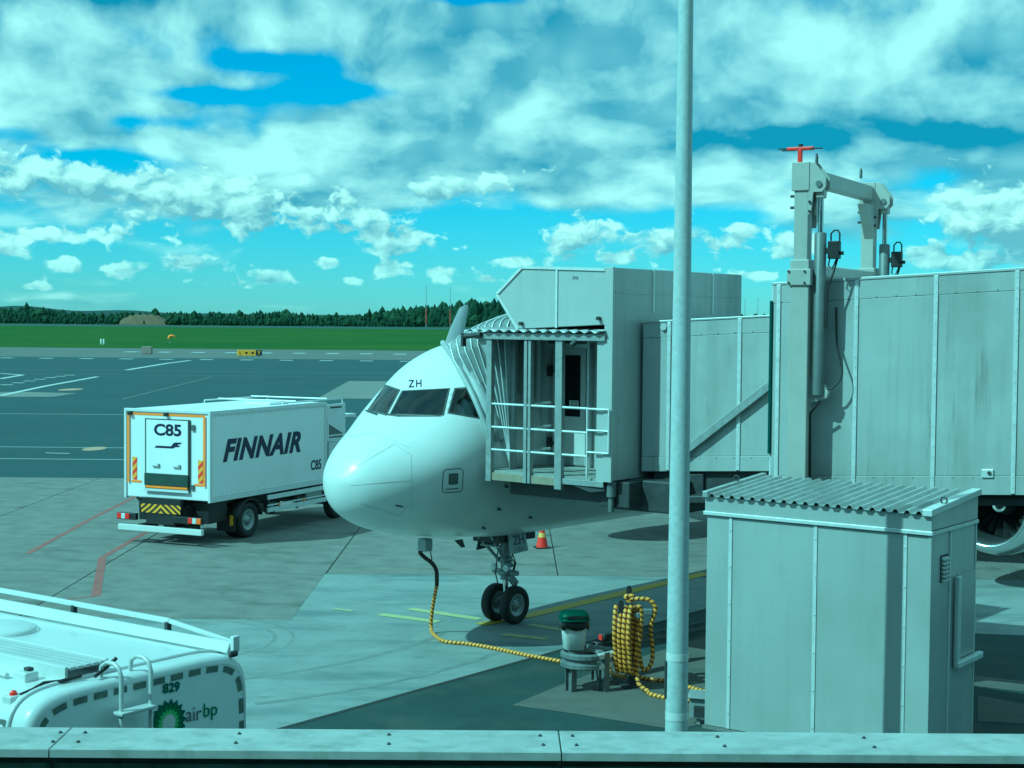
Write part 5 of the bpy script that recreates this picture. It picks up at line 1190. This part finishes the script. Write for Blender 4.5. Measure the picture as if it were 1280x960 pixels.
    # far side board and folding rail
    b = MB(); b.hexa([F(.10, .16, 3.05), F(8.2, .16, 3.05), F(8.2, .20, 3.05), F(.10, .20, 3.05), F(.10, .12, 3.14), F(8.2, .12, 3.17), F(8.2, .16, 3.17), F(.10, .16, 3.14)]); b.build('side_board', TANKW, t, bevel=.006)
    b = MB(); b.bar(F(.12, .08, 3.12), F(1.0, .08, 3.22), .04, .04); b.bar(F(1.0, .08, 3.22), F(8.2, .08, 3.25), .04, .05); b.build('folding_rail', TANKW, t, bevel=.006)
    for u in (1.0, 2.4, 3.8, 5.2, 6.6): part('rail_bracket', DARK, t, ((u, .06, 3.10), (u + .04, .115, 3.21)), F=F)
    part('rail_stop', TANKW, t, ((.05, .08, 3.05), (.10, .16, 3.20)), F=F, bevel=.01); part('marker_lamp', DARK, t, ((.0, .14, 3.02), (.05, .24, 3.08)), F=F, bevel=.02)
    # walkway
    wv0, wv1 = 1.48, 1.88
    part('walkway_side', TANKW, t, ((.25, wv0 - .03, 3.04), (8.2, wv0, 3.20)), F=F, bevel=.006); part('walkway_side', TANKW, t, ((.25, wv1, 3.04), (8.2, wv1 + .03, 3.20)), F=F, bevel=.006)
    for k in range(5): part('walkway_slat', LAD, t, ((.24, wv0 + .006 + k * .079, 3.165), (8.2, wv0 + .068 + k * .079, 3.19)), F=F)
    b = MB(); b.tube([F(.75, 2.12, 3.10), F(2.2, 2.12, 3.24), F(8.0, 2.12, 3.26)], .024, 8); b.build('folding_rail', TANKW, t)
    for u in (1.9, 3.4, 4.9): part('rail_bracket', TANKW, t, ((u, 2.10, 3.0), (u + .04, 2.14, 3.22)), F=F)
    part('valve_box', TANKW, t, ((.50, 1.98, 3.02), (.66, 2.12, 3.15)), F=F, bevel=.015); part('valve_cap', DARK, t, ((.54, 2.0, 3.15), (.61, 2.06, 3.18)), F=F, bevel=.01)
    b = MB(); b.tube([F(.18, 1.80, 3.12), F(.22, 1.98, 3.10), F(.35, 2.05, 3.08), F(.30, 2.20, 3.06), F(.33, 2.3, 3.03)], .016, 8); b.tube([F(.06, 1.52, 3.24), F(.12, 1.6, 3.15), F(.10, 1.72, 3.11)], .016, 8); b.build('cable', BLACK, t)
    part('lamp_box', TANKW, t, ((.32, 2.26, 2.95), (.44, 2.40, 3.03)), F=F, bevel=.01)
    b = MB(); b.lathe(F(.38, 2.33, 3.03), (0, 0, 1), [(0, .032), (.02, .032), (.035, .02), (.04, 0.001)], 12); b.build('red_lamp', REDLENS, t)
    q_ = at_h(0, 786, 3.1)[:2] - O; lu, lv = float(q_ @ AX), float(q_ @ WX)
    for u in (lu, lu + 2.1, lu + 4.2):
        b = MB(); b.lathe(F(u, lv, 3.06), (0, 0, 1), [(-.02, .36), (.04, .36), (.06, .33), (.08, .28), (.09, .001)], 32); b.build('manhole_lid', TANKW, t)
    # chassis
    for v in (.65, 1.7): part('chassis_rail', BLACK, t, ((.1, v, .8), (11.0, v + .15, 1.10)), F=F)
    part('rear_bumper', WHITE, t, ((-.1, .1, .45), (.05, Wd - .1, .65)), F=F, bevel=.02)
    part('pump_locker', TANKW, t, ((3.2, .05, .5), (6.0, Wd - .05, 1.04)), F=F, bevel=.03)
    for u in (1.3, 2.6, 9.6):
        for v in (.22, Wd - .22): wheel(t, F(u, v, .5), (WX[0], WX[1], 0), .5, .3)
        part('axle', BLACK, t, ((u - .1, .3, .42), (u + .1, Wd - .3, .58)), F=F)
    prof = [(8.7, .6), (10.7, .6), (10.8, 1.2), (10.7, 1.8), (10.5, 2.8), (8.8, 2.9)]
    MB().prism([F(u, .05, z) for u, z in prof], (WX[0] * 2.4, WX[1] * 2.4, 0)).build('driver_cab', TANKW, t, bevel=.07)
    part('cab_window', DGLASS, t, ((9.3, Wd - .05, 1.75), (10.3, Wd - .035, 2.5)), F=F)
    for z in (.58, .85):
        part('tail_light', REDLENS, t, ((-.03, .05, z + .1), (.0, .25, z + .3)), F=F); part('tail_light', REDLENS, t, ((-.03, Wd - .25, z + .1), (.0, Wd - .05, z + .3)), F=F)
fuel_truck()

# ------------------------------------------------------------------ shed beside the jet bridge
def shed():
    A = np.array([2.955, 23.2]); B = np.array([5.76, 21.1]); EX = (B - A) / np.linalg.norm(B - A); EY = np.array([-EX[1], EX[0]]); Wd = float(np.linalg.norm(B - A)); Dp = 1.72
    F = frame(A, EX, EY); t = thing('equipment_shed', (*(A + EX * Wd / 2 + EY * Dp / 2), 0), 'grey metal panel shed with corrugated lean-to roof below the jet bridge', 'shed')
    zf = 3.32; part('core', SHEDP, t, ((.03, .03, .02), (Wd - .03, Dp, zf)), F=F)
    part('plinth', mat('plinth', (.2, .2, .19), .9), t, ((-.02, -.02, 0), (Wd + .02, Dp + .02, .05)), F=F)
    def su(px): k = ray(px, 780)[0] / ray(px, 780)[1]; return (k * A[1] - A[0]) / (EX[0] - k * EX[1])
    seams = [su(912), su(1018), su(1130)]; ed = [0.0] + seams + [Wd]
    for a, b_ in zip(ed[:-1], ed[1:]): part('wall_panel', SHEDP, t, ((a + .005, 0, .06), (b_ - .005, .028, zf - .09)), F=F, bevel=.004)
    for s in seams:
        b = MB(); b.box(F, (s - .028, -.016, .06), (s + .028, -.002, zf - .06))
        for z in np.arange(.3, zf, .55): b.tube([F(s, -.014, z), F(s, -.026, z)], .014, 6)
        b.build('cover_strip', STRIP, t, bevel=.003)
    part('corner_trim', SHEDP, t, ((Wd - .03, -.012, .05), (Wd + .016, .05, zf - .06)), F=F, bevel=.004)
    part('fascia', SHEDP, t, ((-.02, -.03, zf - .02), (Wd + .02, .03, 3.53)), F=F, bevel=.006)
    part('fascia_strip', STRIP, t, ((-.04, -.05, zf - .07), (Wd + .04, .0, zf - .015)), F=F, bevel=.006)
    # side wall panels, strips, vent and rail
    for a, b_ in ((.03, .70), (.72, Dp)): part('side_panel', SHEDP, t, ((Wd - .03, a, .06), (Wd, b_, zf - .08)), F=F, bevel=.004)
    part('side_strip', STRIP, t, ((Wd - .01, -.02, zf - .07), (Wd + .035, Dp + .02, zf - .015)), F=F, bevel=.004)
    part('side_seam', STRIP, t, ((Wd + .001, .68, .06), (Wd + .016, .73, zf - .08)), F=F); part('corner_trim', STRIP, t, ((Wd + .001, Dp - .03, .06), (Wd + .012, Dp + .012, zf - .08)), F=F)
    z0r, z1r = 3.54, 3.68
    MB().prism([F(Wd - .03, 0, zf), F(Wd - .03, Dp, zf), F(Wd - .03, Dp, z1r - .04), F(Wd - .03, 0, z0r - .02)], (EX[0] * .05, EX[1] * .05, 0)).build('gable', SHEDP, t)
    MB().prism([F(-.02, 0, zf), F(-.02, Dp, zf), F(-.02, Dp, z1r - .04), F(-.02, 0, z0r - .02)], (EX[0] * .05, EX[1] * .05, 0)).build('gable', SHEDP, t)
    part('back_wall', SHEDP, t, ((0, Dp - .02, zf), (Wd, Dp + .005, z1r - .06)), F=F)
    vent = part('vent', DARK, t, ((Wd + .001, .36, 2.55), (Wd + .012, .62, 2.93)), F=F)
    for k in range(6): MB().hexa([F(Wd + .012, .37, 2.565 + k * .06), F(Wd + .045, .37, 2.555 + k * .06), F(Wd + .045, .61, 2.555 + k * .06), F(Wd + .012, .61, 2.565 + k * .06), F(Wd + .012, .37, 2.60 + k * .06), F(Wd + .045, .37, 2.572 + k * .06), F(Wd + .045, .61, 2.572 + k * .06), F(Wd + .012, .61, 2.60 + k * .06)]).build('louvre', SHEDP, vent)
    b = MB(); b.box(F, (Wd + .02, .86, 1.32), (Wd + .09, .98, 2.58)); b.hexa([F(Wd + .02, .86, 1.26), F(Wd + .11, .86, 1.26), F(Wd + .11, Dp + .12, 1.26), F(Wd + .02, Dp + .12, 1.26), F(Wd + .02, .86, 1.36), F(Wd + .11, .86, 1.36), F(Wd + .11, Dp + .12, 1.36), F(Wd + .02, Dp + .12, 1.36)]); b.build('window_surround', STRIP, t, bevel=.02)
    part('shutter', SHEDP, t, ((Wd + .002, .99, 1.37), (Wd + .015, Dp - .05, 2.58)), F=F)
    # corrugated roof
    rows = [[], []]; nn = 20; per = (Wd - .10) / nn
    prof = [(0, 0), (.16, 0), (.34, 1), (.58, 1), (.78, 0)]
    for k in range(nn):
        for x, h in prof:
            u = .05 + (k + x) * per; rows[0].append(F(u, -.10, z0r + .045 * h)); rows[1].append(F(u, Dp + .06, z1r + .045 * h))
    b = MB(); b.grid(rows, smooth=False); o = b.build('corrugated_roof', ROOFM, t); md = o.modifiers.new('s', 'SOLIDIFY'); md.thickness = .008
    for u0_, u1_ in ((-.03, .06), (Wd - .09, Wd + .05)):
        MB().hexa([F(u0_, -.10, z0r - .02), F(u1_, -.10, z0r - .02), F(u1_, Dp + .07, z1r - .02), F(u0_, Dp + .07, z1r - .02), F(u0_, -.10, z0r + .07), F(u1_, -.10, z0r + .07), F(u1_, Dp + .07, z1r + .07), F(u0_, Dp + .07, z1r + .07)]).build('verge_trim', STRIP if u0_ > 0 else ROOFM, t, bevel=.006)
    for u, v in ((Wd + .0, .45), (.0, .9)):
        z = z0r + .07 + (z1r - z0r) * (v + .1) / (Dp + .16); b = MB(); b.tube([F(u + .045 * math.cos(a), v, z + .04 + .045 * math.sin(a)) for a in np.linspace(0, 2 * math.pi, 13)], .012, 6, cap=False); b.build('lifting_eye', DARK, t)
shed()

# ------------------------------------------------------------------ lamp pole
def lamp_pole():
    D = 19.7; x = float(at_d(845.5, 905, D)[0]); base = np.array([x, D, 0.0])
    t = thing('lamp_pole', base, 'tall tapering galvanised lamp pole in front of the jet bridge', 'pole')
    b = MB(); b.tube([base + [0, 0, z] for z in np.linspace(0, 21.0, 12)], [.150 - .0055 * z for z in np.linspace(0, 21, 12)], 28); b.build('shaft', POLEM, t)
    b = MB()
    for py in (820, 894):
        z = float(at_d(846, py, D)[2]); r = .150 - .0055 * z + .004; b.tube([base + [0, 0, z - .045], base + [0, 0, z + .045]], r, 28)
    b.build('band', WHITE, t)
    F = frame(base, (1, 0)); z0 = float(at_d(833, 872, D)[2]); z1 = float(at_d(833, 826, D)[2])
    b = MB(); b.box(F, (-.158, -.05, z0), (-.128, .05, z1)); b.build('access_cover', DARK, t, bevel=.006)
    b = MB(); b.tube([base + [0, 0, 0], base + [0, 0, .03]], .25, 24); b.build('base_plate', GALV, t)
    b = MB(); b.bar(base + [-.9, 0, 21.0], base + [.9, 0, 21.0], .12, .10); b.build('lamp_arm', POLEM, t)
    for dx in (-.9, .9): part('lamp_head', GALV, t, ((dx - .3, -.25, 20.85), (dx + .3, .25, 21.08)), F=F, bevel=.05)
lamp_pole()

# ------------------------------------------------------------------ barrier, bin, hose stand, cables, cone
def w_beam(b, path, zc, h=.30):
    prof = [(0.0, -1), (.035, -.92), (.035, -.50), (0, -.38), (0, .38), (-.0, .38), (.035, .50), (.035, .92), (0, 1)]
    prof = [(0, -1), (.05, -.80), (.05, -.35), (.0, -.12), (.0, .12), (.05, .35), (.05, .80), (0, 1)]
    rows = []
    for i, p in enumerate(path):
        a, c = path[max(i - 1, 0)], path[min(i + 1, len(path) - 1)]; d = np.array(c) - np.array(a); d /= np.linalg.norm(d); n = np.array([d[1], -d[0]])
        rows.append([(p[0] + n[0] * o_, p[1] + n[1] * o_, zc + k * h / 2) for o_, k in prof])
    b.grid(rows, smooth=False)
RAILM = mat('barrier_zinc', (0.20, 0.21, 0.21), .55, metal=.3, var=.2, scale=6)
def guard_rail():
    e = G(742, 880)
    g0 = np.array([1.62, 24.85]); 
    far = np.array([5.1, 29.6]); turn = np.array([.80, 25.66])
    d = far - turn; d /= np.linalg.norm(d); n = np.array([d[1], -d[0]])       # towards the camera side
    t = thing('guard_rail', (1.3, 25.3, 0), 'steel crash barrier with a curved end wrapped round the waste bin', 'barrier')
    R_ = .34; cen = turn + d * .28 + n * R_; path = [far + d * 2.5, far]
    for s in np.linspace(4.5, .3, 8): path.append(turn + d * s)
    a0 = math.atan2(-n[1], -n[0])
    for k in range(13): 
        a = a0 + math.pi * 1.02 * k / 12; path.append(cen + np.array([math.cos(a), math.sin(a)]) * R_)
    endd = path[-1] - path[-2]; endd /= np.linalg.norm(endd)
    path.append(path[-1] + d * .16)
    b = MB(); w_beam(b, path[:-1], .52, .27); o = b.build('rail', RAILM, t); o.modifiers.new('s', 'SOLIDIFY').thickness = .008
    endp = [path[-2] - d * .05, path[-2] + d * .22, path[-2] + d * .42]
    b = MB(); w_beam(b, endp, .52, .29); o = b.build('end_plate', STRIP, t); o.modifiers.new('s', 'SOLIDIFY').thickness = .02
    for q in (path[-2] + d * .14, turn + d * .9 - n * -.06, cen - d * .27, turn + d * 3.2, turn + d * 5.2):
        F = frame(q, d, n); b = MB(); b.box(F, (-.06, -.10, 0), (.06, -.09, .66)); b.box(F, (-.06, .04, 0), (.06, .05, .66)); b.box(F, (-.005, -.09, 0), (.005, .04, .66)); b.build('post', RAILM, t)
    F = frame(cen + d * .0, d, n); b = MB()
    for k in (-.1, .2): b.bar((*(turn + d * (.5 + k)), .62), (*(cen + d * (.3 + k) + n * .25), .64), .05, .05)
    b.build('brace', GALV, t)
    F = frame(turn + d * 1.0, d, n); b = MB(); b.box(F, (0, -.03, .68), (.9, .12, .80)); b.build('cable_duct', DARK, t, bevel=.03); part('reflector', REDLENS, t, ((-.02, -.0, .69), (-.005, .08, .78)), F=F)
guard_rail()
def bin_():
    c = np.array([1.07, 25.66]); F = frame(c, (1, .12)); t = thing('waste_bin', (*c, 0.0), 'white plastic waste bin with green hooded lid and black bag', 'bin')
    def ring(z, wx, wy, n=28, e=.5):
        wx, wy = wx * 1.10, wy * 1.10
        return [F(wx * math.copysign(abs(math.cos(a)) ** e, math.cos(a)), wy * math.copysign(abs(math.sin(a)) ** e, math.sin(a)), z) for a in np.linspace(0, 2 * math.pi, n + 1)]
    z0 = .66
    b = MB(); b.grid([ring(z0, .001, .001), ring(z0, .13, .12), ring(z0 + .02, .155, .14), ring(z0 + .47, .20, .18)]); b.build('body', BINW, t)
    rows = []
    for z, w in ((.40, .212), (.37, .225), (.44, .222), (.50, .214)):
        r = ring(z0 + z, w, w * .9); rows.append([(p[0], p[1], p[2] + (.025 * math.sin(i * 1.7) if z == .37 else 0)) for i, p in enumerate(r)])
    MB().grid(rows).build('bin_bag', BAG, t)
    b = MB(); b.grid([ring(z0 + .49, .22, .20), ring(z0 + .50, .228, .208), ring(z0 + .53, .228, .208), ring(z0 + .53, .20, .18)]); lid = b.build('lid', BING, t)
    b = MB(); rows = []
    for z, w in ((.53, .215), (.575, .222), (.61, .205), (.635, .170), (.64, .001)): rows.append([(p[0], p[1], p[2]) for p in ring(z0 + z, w, w * .88)])
    b.grid(rows); hood = b.build('hood', BING, t)
    b = MB(); rows = []
    for k in range(9):
        a = math.pi * 2 * k / 8
    oval = [F(.155 * math.cos(a), -.219, z0 + .572 + .030 * math.sin(a)) for a in np.linspace(0, 2 * math.pi, 25)[:-1]]
    b.prism(oval, (0.0, .05, 0)); b.build('opening', BLACK, t)
    b = MB(); b.tube([F(0, .1, 0), F(0, .1, .68)], .035, 10); b.box(F, (-.1, -.08, .635), (.1, .12, .66)); b.build('stand', GALV, t)
bin_()
def loop_path(c, ex, w, h, turns, pitch, ey, drop=0.0, n=28, jit=.02):
    pts = []
    for k in range(int(turns * n) + 1):
        a = 2 * math.pi * k / n + math.pi / 2; s = math.sin(a); hh = h * .5
        x = w * .5 * math.cos(a) * (1.0 if s > 0 else .8); z = hh * s
        tt = k / n; pts.append(np.array(c) + np.array(ex) * x + np.array(ey) * (pitch * tt) + UP * (z - hh + .015 * math.sin(tt * 5.1)) + np.array(ex) * jit * math.sin(tt * 7.3))
    return pts
def hose_gear():
    g = np.array([2.06, 25.85, 0]); t = thing('hose_stand', g, 'dark steel stand with two upright hooks carrying coiled yellow cables', 'stand'); F = frame(g, (1, .25))
    b = MB(); b.box(F, (-.06, -.06, 0), (.06, .06, 1.42)); b.build('post', DARK, t, bevel=.01); part('foot', DARK, t, ((-.2, -.2, 0), (.2, .2, .03)), F=F)
    part('cross_arm', GEARM, t, ((-.32, -.05, 1.20), (.34, .05, 1.30)), F=F, bevel=.01); part('cross_arm', GEARM, t, ((-.05, -.38, 1.22), (.05, .40, 1.31)), F=F, bevel=.01)
    for u, v, zt in ((-.30, -.30, 1.52), (.02, .25, 1.66)):
        poly = [F(u - .05, v, 1.22), F(u + .05, v, 1.22), F(u + .05, v, zt - .06), F(u + .03, v, zt), F(u - .03, v, zt), F(u - .05, v, zt - .06)]
        MB().prism(poly, (0, .03, 0)).build('hook', DARK, t, bevel=.006)
    rust = mat('rust_bracket', (.28, .12, .05), .8); part('bracket', rust, t, ((.08, -.10, .82), (.16, .04, 1.12)), F=F)
    part('control_box', DARK, t, ((-.12, -.14, .62), (.10, -.06, .86)), F=F, bevel=.02)
    # big hanging coil
    cc = np.array(F(-.28, -.30, 1.40)); ex = np.array([.80, .55, 0]); ex /= np.linalg.norm(ex); ey = np.array([.55, -.80, 0]) / math.hypot(.55, .8)
    pts = loop_path(cc - ey * .16, np.array([.35, .93, 0]), .36, 1.10, 4.0, .085, np.array([.93, -.35, 0]))
    end = [pts[-1] + np.array([.10, .02, -.10]), np.array(F(.0, -.30, .5)), np.array(F(-.02, -.40, .16)), np.array(F(.10, -.55, .04)), G(815, 871) + [0, 0, .035], G(850, 878) + [0, 0, .035], G(884, 881) + [0, 0, .035]]
    def smooth(P, n=8):
        P = [np.array(p, float) for p in P]; out = []
        for i in range(len(P) - 1):
            p0, p1, p2, p3 = P[max(i - 1, 0)], P[i], P[i + 1], P[min(i + 2, len(P) - 1)]
            for k in range(n):
                u = k / n; out.append(.5 * ((2 * p1) + (-p0 + p2) * u + (2 * p0 - 5 * p1 + 4 * p2 - p3) * u * u + (-p0 + 3 * p1 - 3 * p2 + p3) * u ** 3))
        return out + [P[-1]]
    base = np.array(F(-.25, -.3, .3))
    b = MB(); b.tube(pts + smooth([pts[-1]] + end)[1:], .036, 10); o = b.build('power_cable', HOSE, base=tuple(base)); tag(o, 'thick yellow striped cable hung in a long many-turn coil on the stand', 'cable')
    # second cable looped over the rear hook
    P2 = [F(.04, .20, 1.36), F(-.05, .22, 1.48), F(.05, .16, 1.50), F(.08, .28, 1.40), F(-.02, .26, 1.44), F(.10, .12, 1.46), F(.30, .02, 1.45), F(.40, -.02, 1.30), F(.33, 0, 1.0), F(.36, -.02, .6), F(.32, -.06, .38), F(.20, -.08, .28), F(.14, -.05, .42), F(.10, .10, .9), F(.06, .2, 1.3)]
    b = MB(); b.tube(smooth(P2), .036, 10); o = b.build('power_cable', HOSE, base=F(.2, .1, .2)); tag(o, 'thick yellow striped cable looped once over the taller hook of the stand', 'cable')
    P3 = [G(791, 848) + [0, 0, .035], G(815, 852) + [0, 0, .035], G(840, 855) + [0, 0, .035], G(884, 868) + [0, 0, .035], G(930, 874) + [0, 0, .035]]
    b = MB(); b.tube(smooth(P3), .036, 10); o = b.build('power_cable', HOSE, base=tuple(G(820, 853))); tag(o, 'yellow striped cable lying on the ground from the stand foot to the shed', 'cable')
    # cable to the aircraft: black end, striped run along the ground
    g0 = gp.copy(); s = np.array([g0[0], g0[1], 1.74])
    drop = [s, at_d(525, 690, 29.6), at_d(531, 697, 29.6), at_d(540, 704, 29.6), at_d(545.5, 714, 29.7), at_d(546, 732, 29.8)]
    run = [at_d(546, 732, 29.8), at_d(542, 752, 30.0), at_d(539.5, 770, 30.1), at_d(539, 786, 30.1), G(543, 797) + [0, 0, .05], G(556, 804) + [0, 0, .035], G(585, 807) + [0, 0, .035], G(620, 813) + [0, 0, .035], G(660, 821.5) + [0, 0, .035], G(706, 830) + [0, 0, .035], G(735, 834) + [0, 0, .035], G(752, 828) + [0, 0, .04], (1.75, 26.5, .08), (1.95, 26.0, .12)]
    b = MB(); b.tube(smooth(run, 12), .036, 10); o = b.build('ground_power_cable', HOSE, base=tuple(G(560, 804))); tag(o, 'long yellow striped power cable trailing from the aircraft nose to the barrier', 'cable')
    b = MB(); b.tube(smooth(drop, 8), .040, 10); b.build('black_sleeve', HOSEB, o)
    b = MB(); q0 = at_d(537, 684, 29.6); b.tube([q0, at_d(540, 700, 29.6)], .012, 6); b.build('strap', DARK, o)
hose_gear()
def cone():
    g = G(677.5, 685); t = thing('traffic_cone', g, 'red and yellow traffic cone standing behind the nose wheel', 'cone')
    F = frame(g, (1, .3)); part('base', mat('cone_base', (.03, .03, .03), .7), t, ((-.2, -.2, 0), (.2, .2, .035)), F=F, bevel=.01)
    b = MB(); b.lathe(g, (0, 0, 1), [(.03, .165), (.30, .105)], 24); b.build('lower_cone', REDP, t)
    b = MB(); b.lathe(g, (0, 0, 1), [(.30, .106), (.42, .080)], 24); b.build('yellow_band', mat('cone_yellow', (.8, .55, .12), .5), t)
    b = MB(); b.lathe(g, (0, 0, 1), [(.42, .080), (.52, .056), (.54, .05), (.54, .03)], 24); b.build('top_cone', REDP, t)
cone()
def junction():
    g = G(873, 905); F = frame(g, (1, -.3)); t = thing('junction_box', g, 'small grey electrical box on a post at the shed corner', 'box')
    part('post', GALV, t, ((-.03, -.03, 0), (.03, .03, .30)), F=F); part('cabinet', GALV, t, ((-.13, -.08, .10), (.14, .10, .42)), F=F, bevel=.012)
    part('cover', DARK, t, ((-.06, -.09, .13), (.10, -.081, .30)), F=F); MB().hexa([F(-.16, -.14, .42), F(.16, -.14, .42), F(.16, .12, .42), F(-.16, .12, .42), F(-.16, -.14, .43), F(.16, -.14, .43), F(.16, .12, .50), F(-.16, .12, .50)]).build('hood', GALV, t)
junction()

# ------------------------------------------------------------------ parapet of the roof below the window
def parapet():
    hp_ = 4.36
    a, b_ = at_h(0, 935.0, hp_), at_h(1280, 943.5, hp_); c, d = at_h(0, 908.5, hp_), at_h(1280, 917, hp_)
    ex = (b_ - a)[:2]; L_ = np.linalg.norm(ex); ex = ex / L_; F = frame(a, ex); wd = float(np.linalg.norm(np.cross(np.append(ex, 0), (c - a)))) 
    t = thing('roof_parapet', (*(a[:2] + ex * L_ / 2), 0), 'roof edge parapet with weathered grey metal coping in the foreground', 'parapet')
    part('wall', PARAW, t, ((-6, .03, 0.0), (L_ + 6, wd - .03, hp_ - .07)), F=F)
    def pu(px): k = ray(px, 925)[0] / ray(px, 925)[1]; return (k * a[1] - a[0]) / (ex[0] - k * ex[1])
    joints = [-6, pu(-560), pu(62), pu(702), pu(1345), L_ + 6]
    for i in range(len(joints) - 1):
        u0_, u1_ = joints[i] + .003, joints[i + 1] - .003
        cp = part('coping_panel', COPING, t, ((u0_, 0, hp_ - .03), (u1_, wd, hp_)), F=F, bevel=.004)
        part('coping_lip', COPING, cp, ((u0_, -.012, hp_ - .035), (u1_, -.001, hp_ - .002)), F=F)
    b = MB()
    for px in (58, 90, 290, 484, 680, 722, 910, 1100, 1310, 1390, -60):
        for k, v in ((0, .28), (-3, .72)):
            p = F(pu(px + k), wd * v if True else 0, hp_); b.lathe(p, (0, 0, 1), [(0, .009), (.004, .009), (.006, .005), (.009, .004), (.010, .0005)], 10)
    b.build('screw', DARK, t)
    for i in range(1, len(joints) - 1): part('wall_joint', BLACK, t, ((joints[i] - .004, .022, 0.5), (joints[i] + .004, .029, hp_ - .04)), F=F)
    rd = part('roof_deck', PARAW, t, ((-6, -5.5, 3.0), (L_ + 6, .02, 3.2)), F=F)
parapet()

# ------------------------------------------------------------------ the terminal the photograph is taken from (behind the camera)
def terminal():  # out of view, added to block sky light and deepen the shaded faces
    t = thing('terminal_building', (0, -4.0, 0), 'unseen dark terminal building behind the view, added to hold back sky light', 'building')
    CON = mat('terminal_cladding', (.10, .11, .11), .6, var=.1)
    part('wall', CON, t, ((-45, -16, 0), (45, -1.6, 11.0)), bevel=.05)
    part('roof', CON, t, ((-45.4, -16.4, 11.0), (45.4, -1.2, 11.35)), bevel=.05)
    for k in range(22):
        x = -44 + 4 * k
        for z in (4.2, 7.6): part('window', DGLASS, t, ((x + .1, -1.598, z), (x + 3.8, -1.57, z + 2.9)))
        part('mullion', DARK, t, ((x - .08, -1.6, .2), (x + .08, -1.45, 10.9)))
terminal()
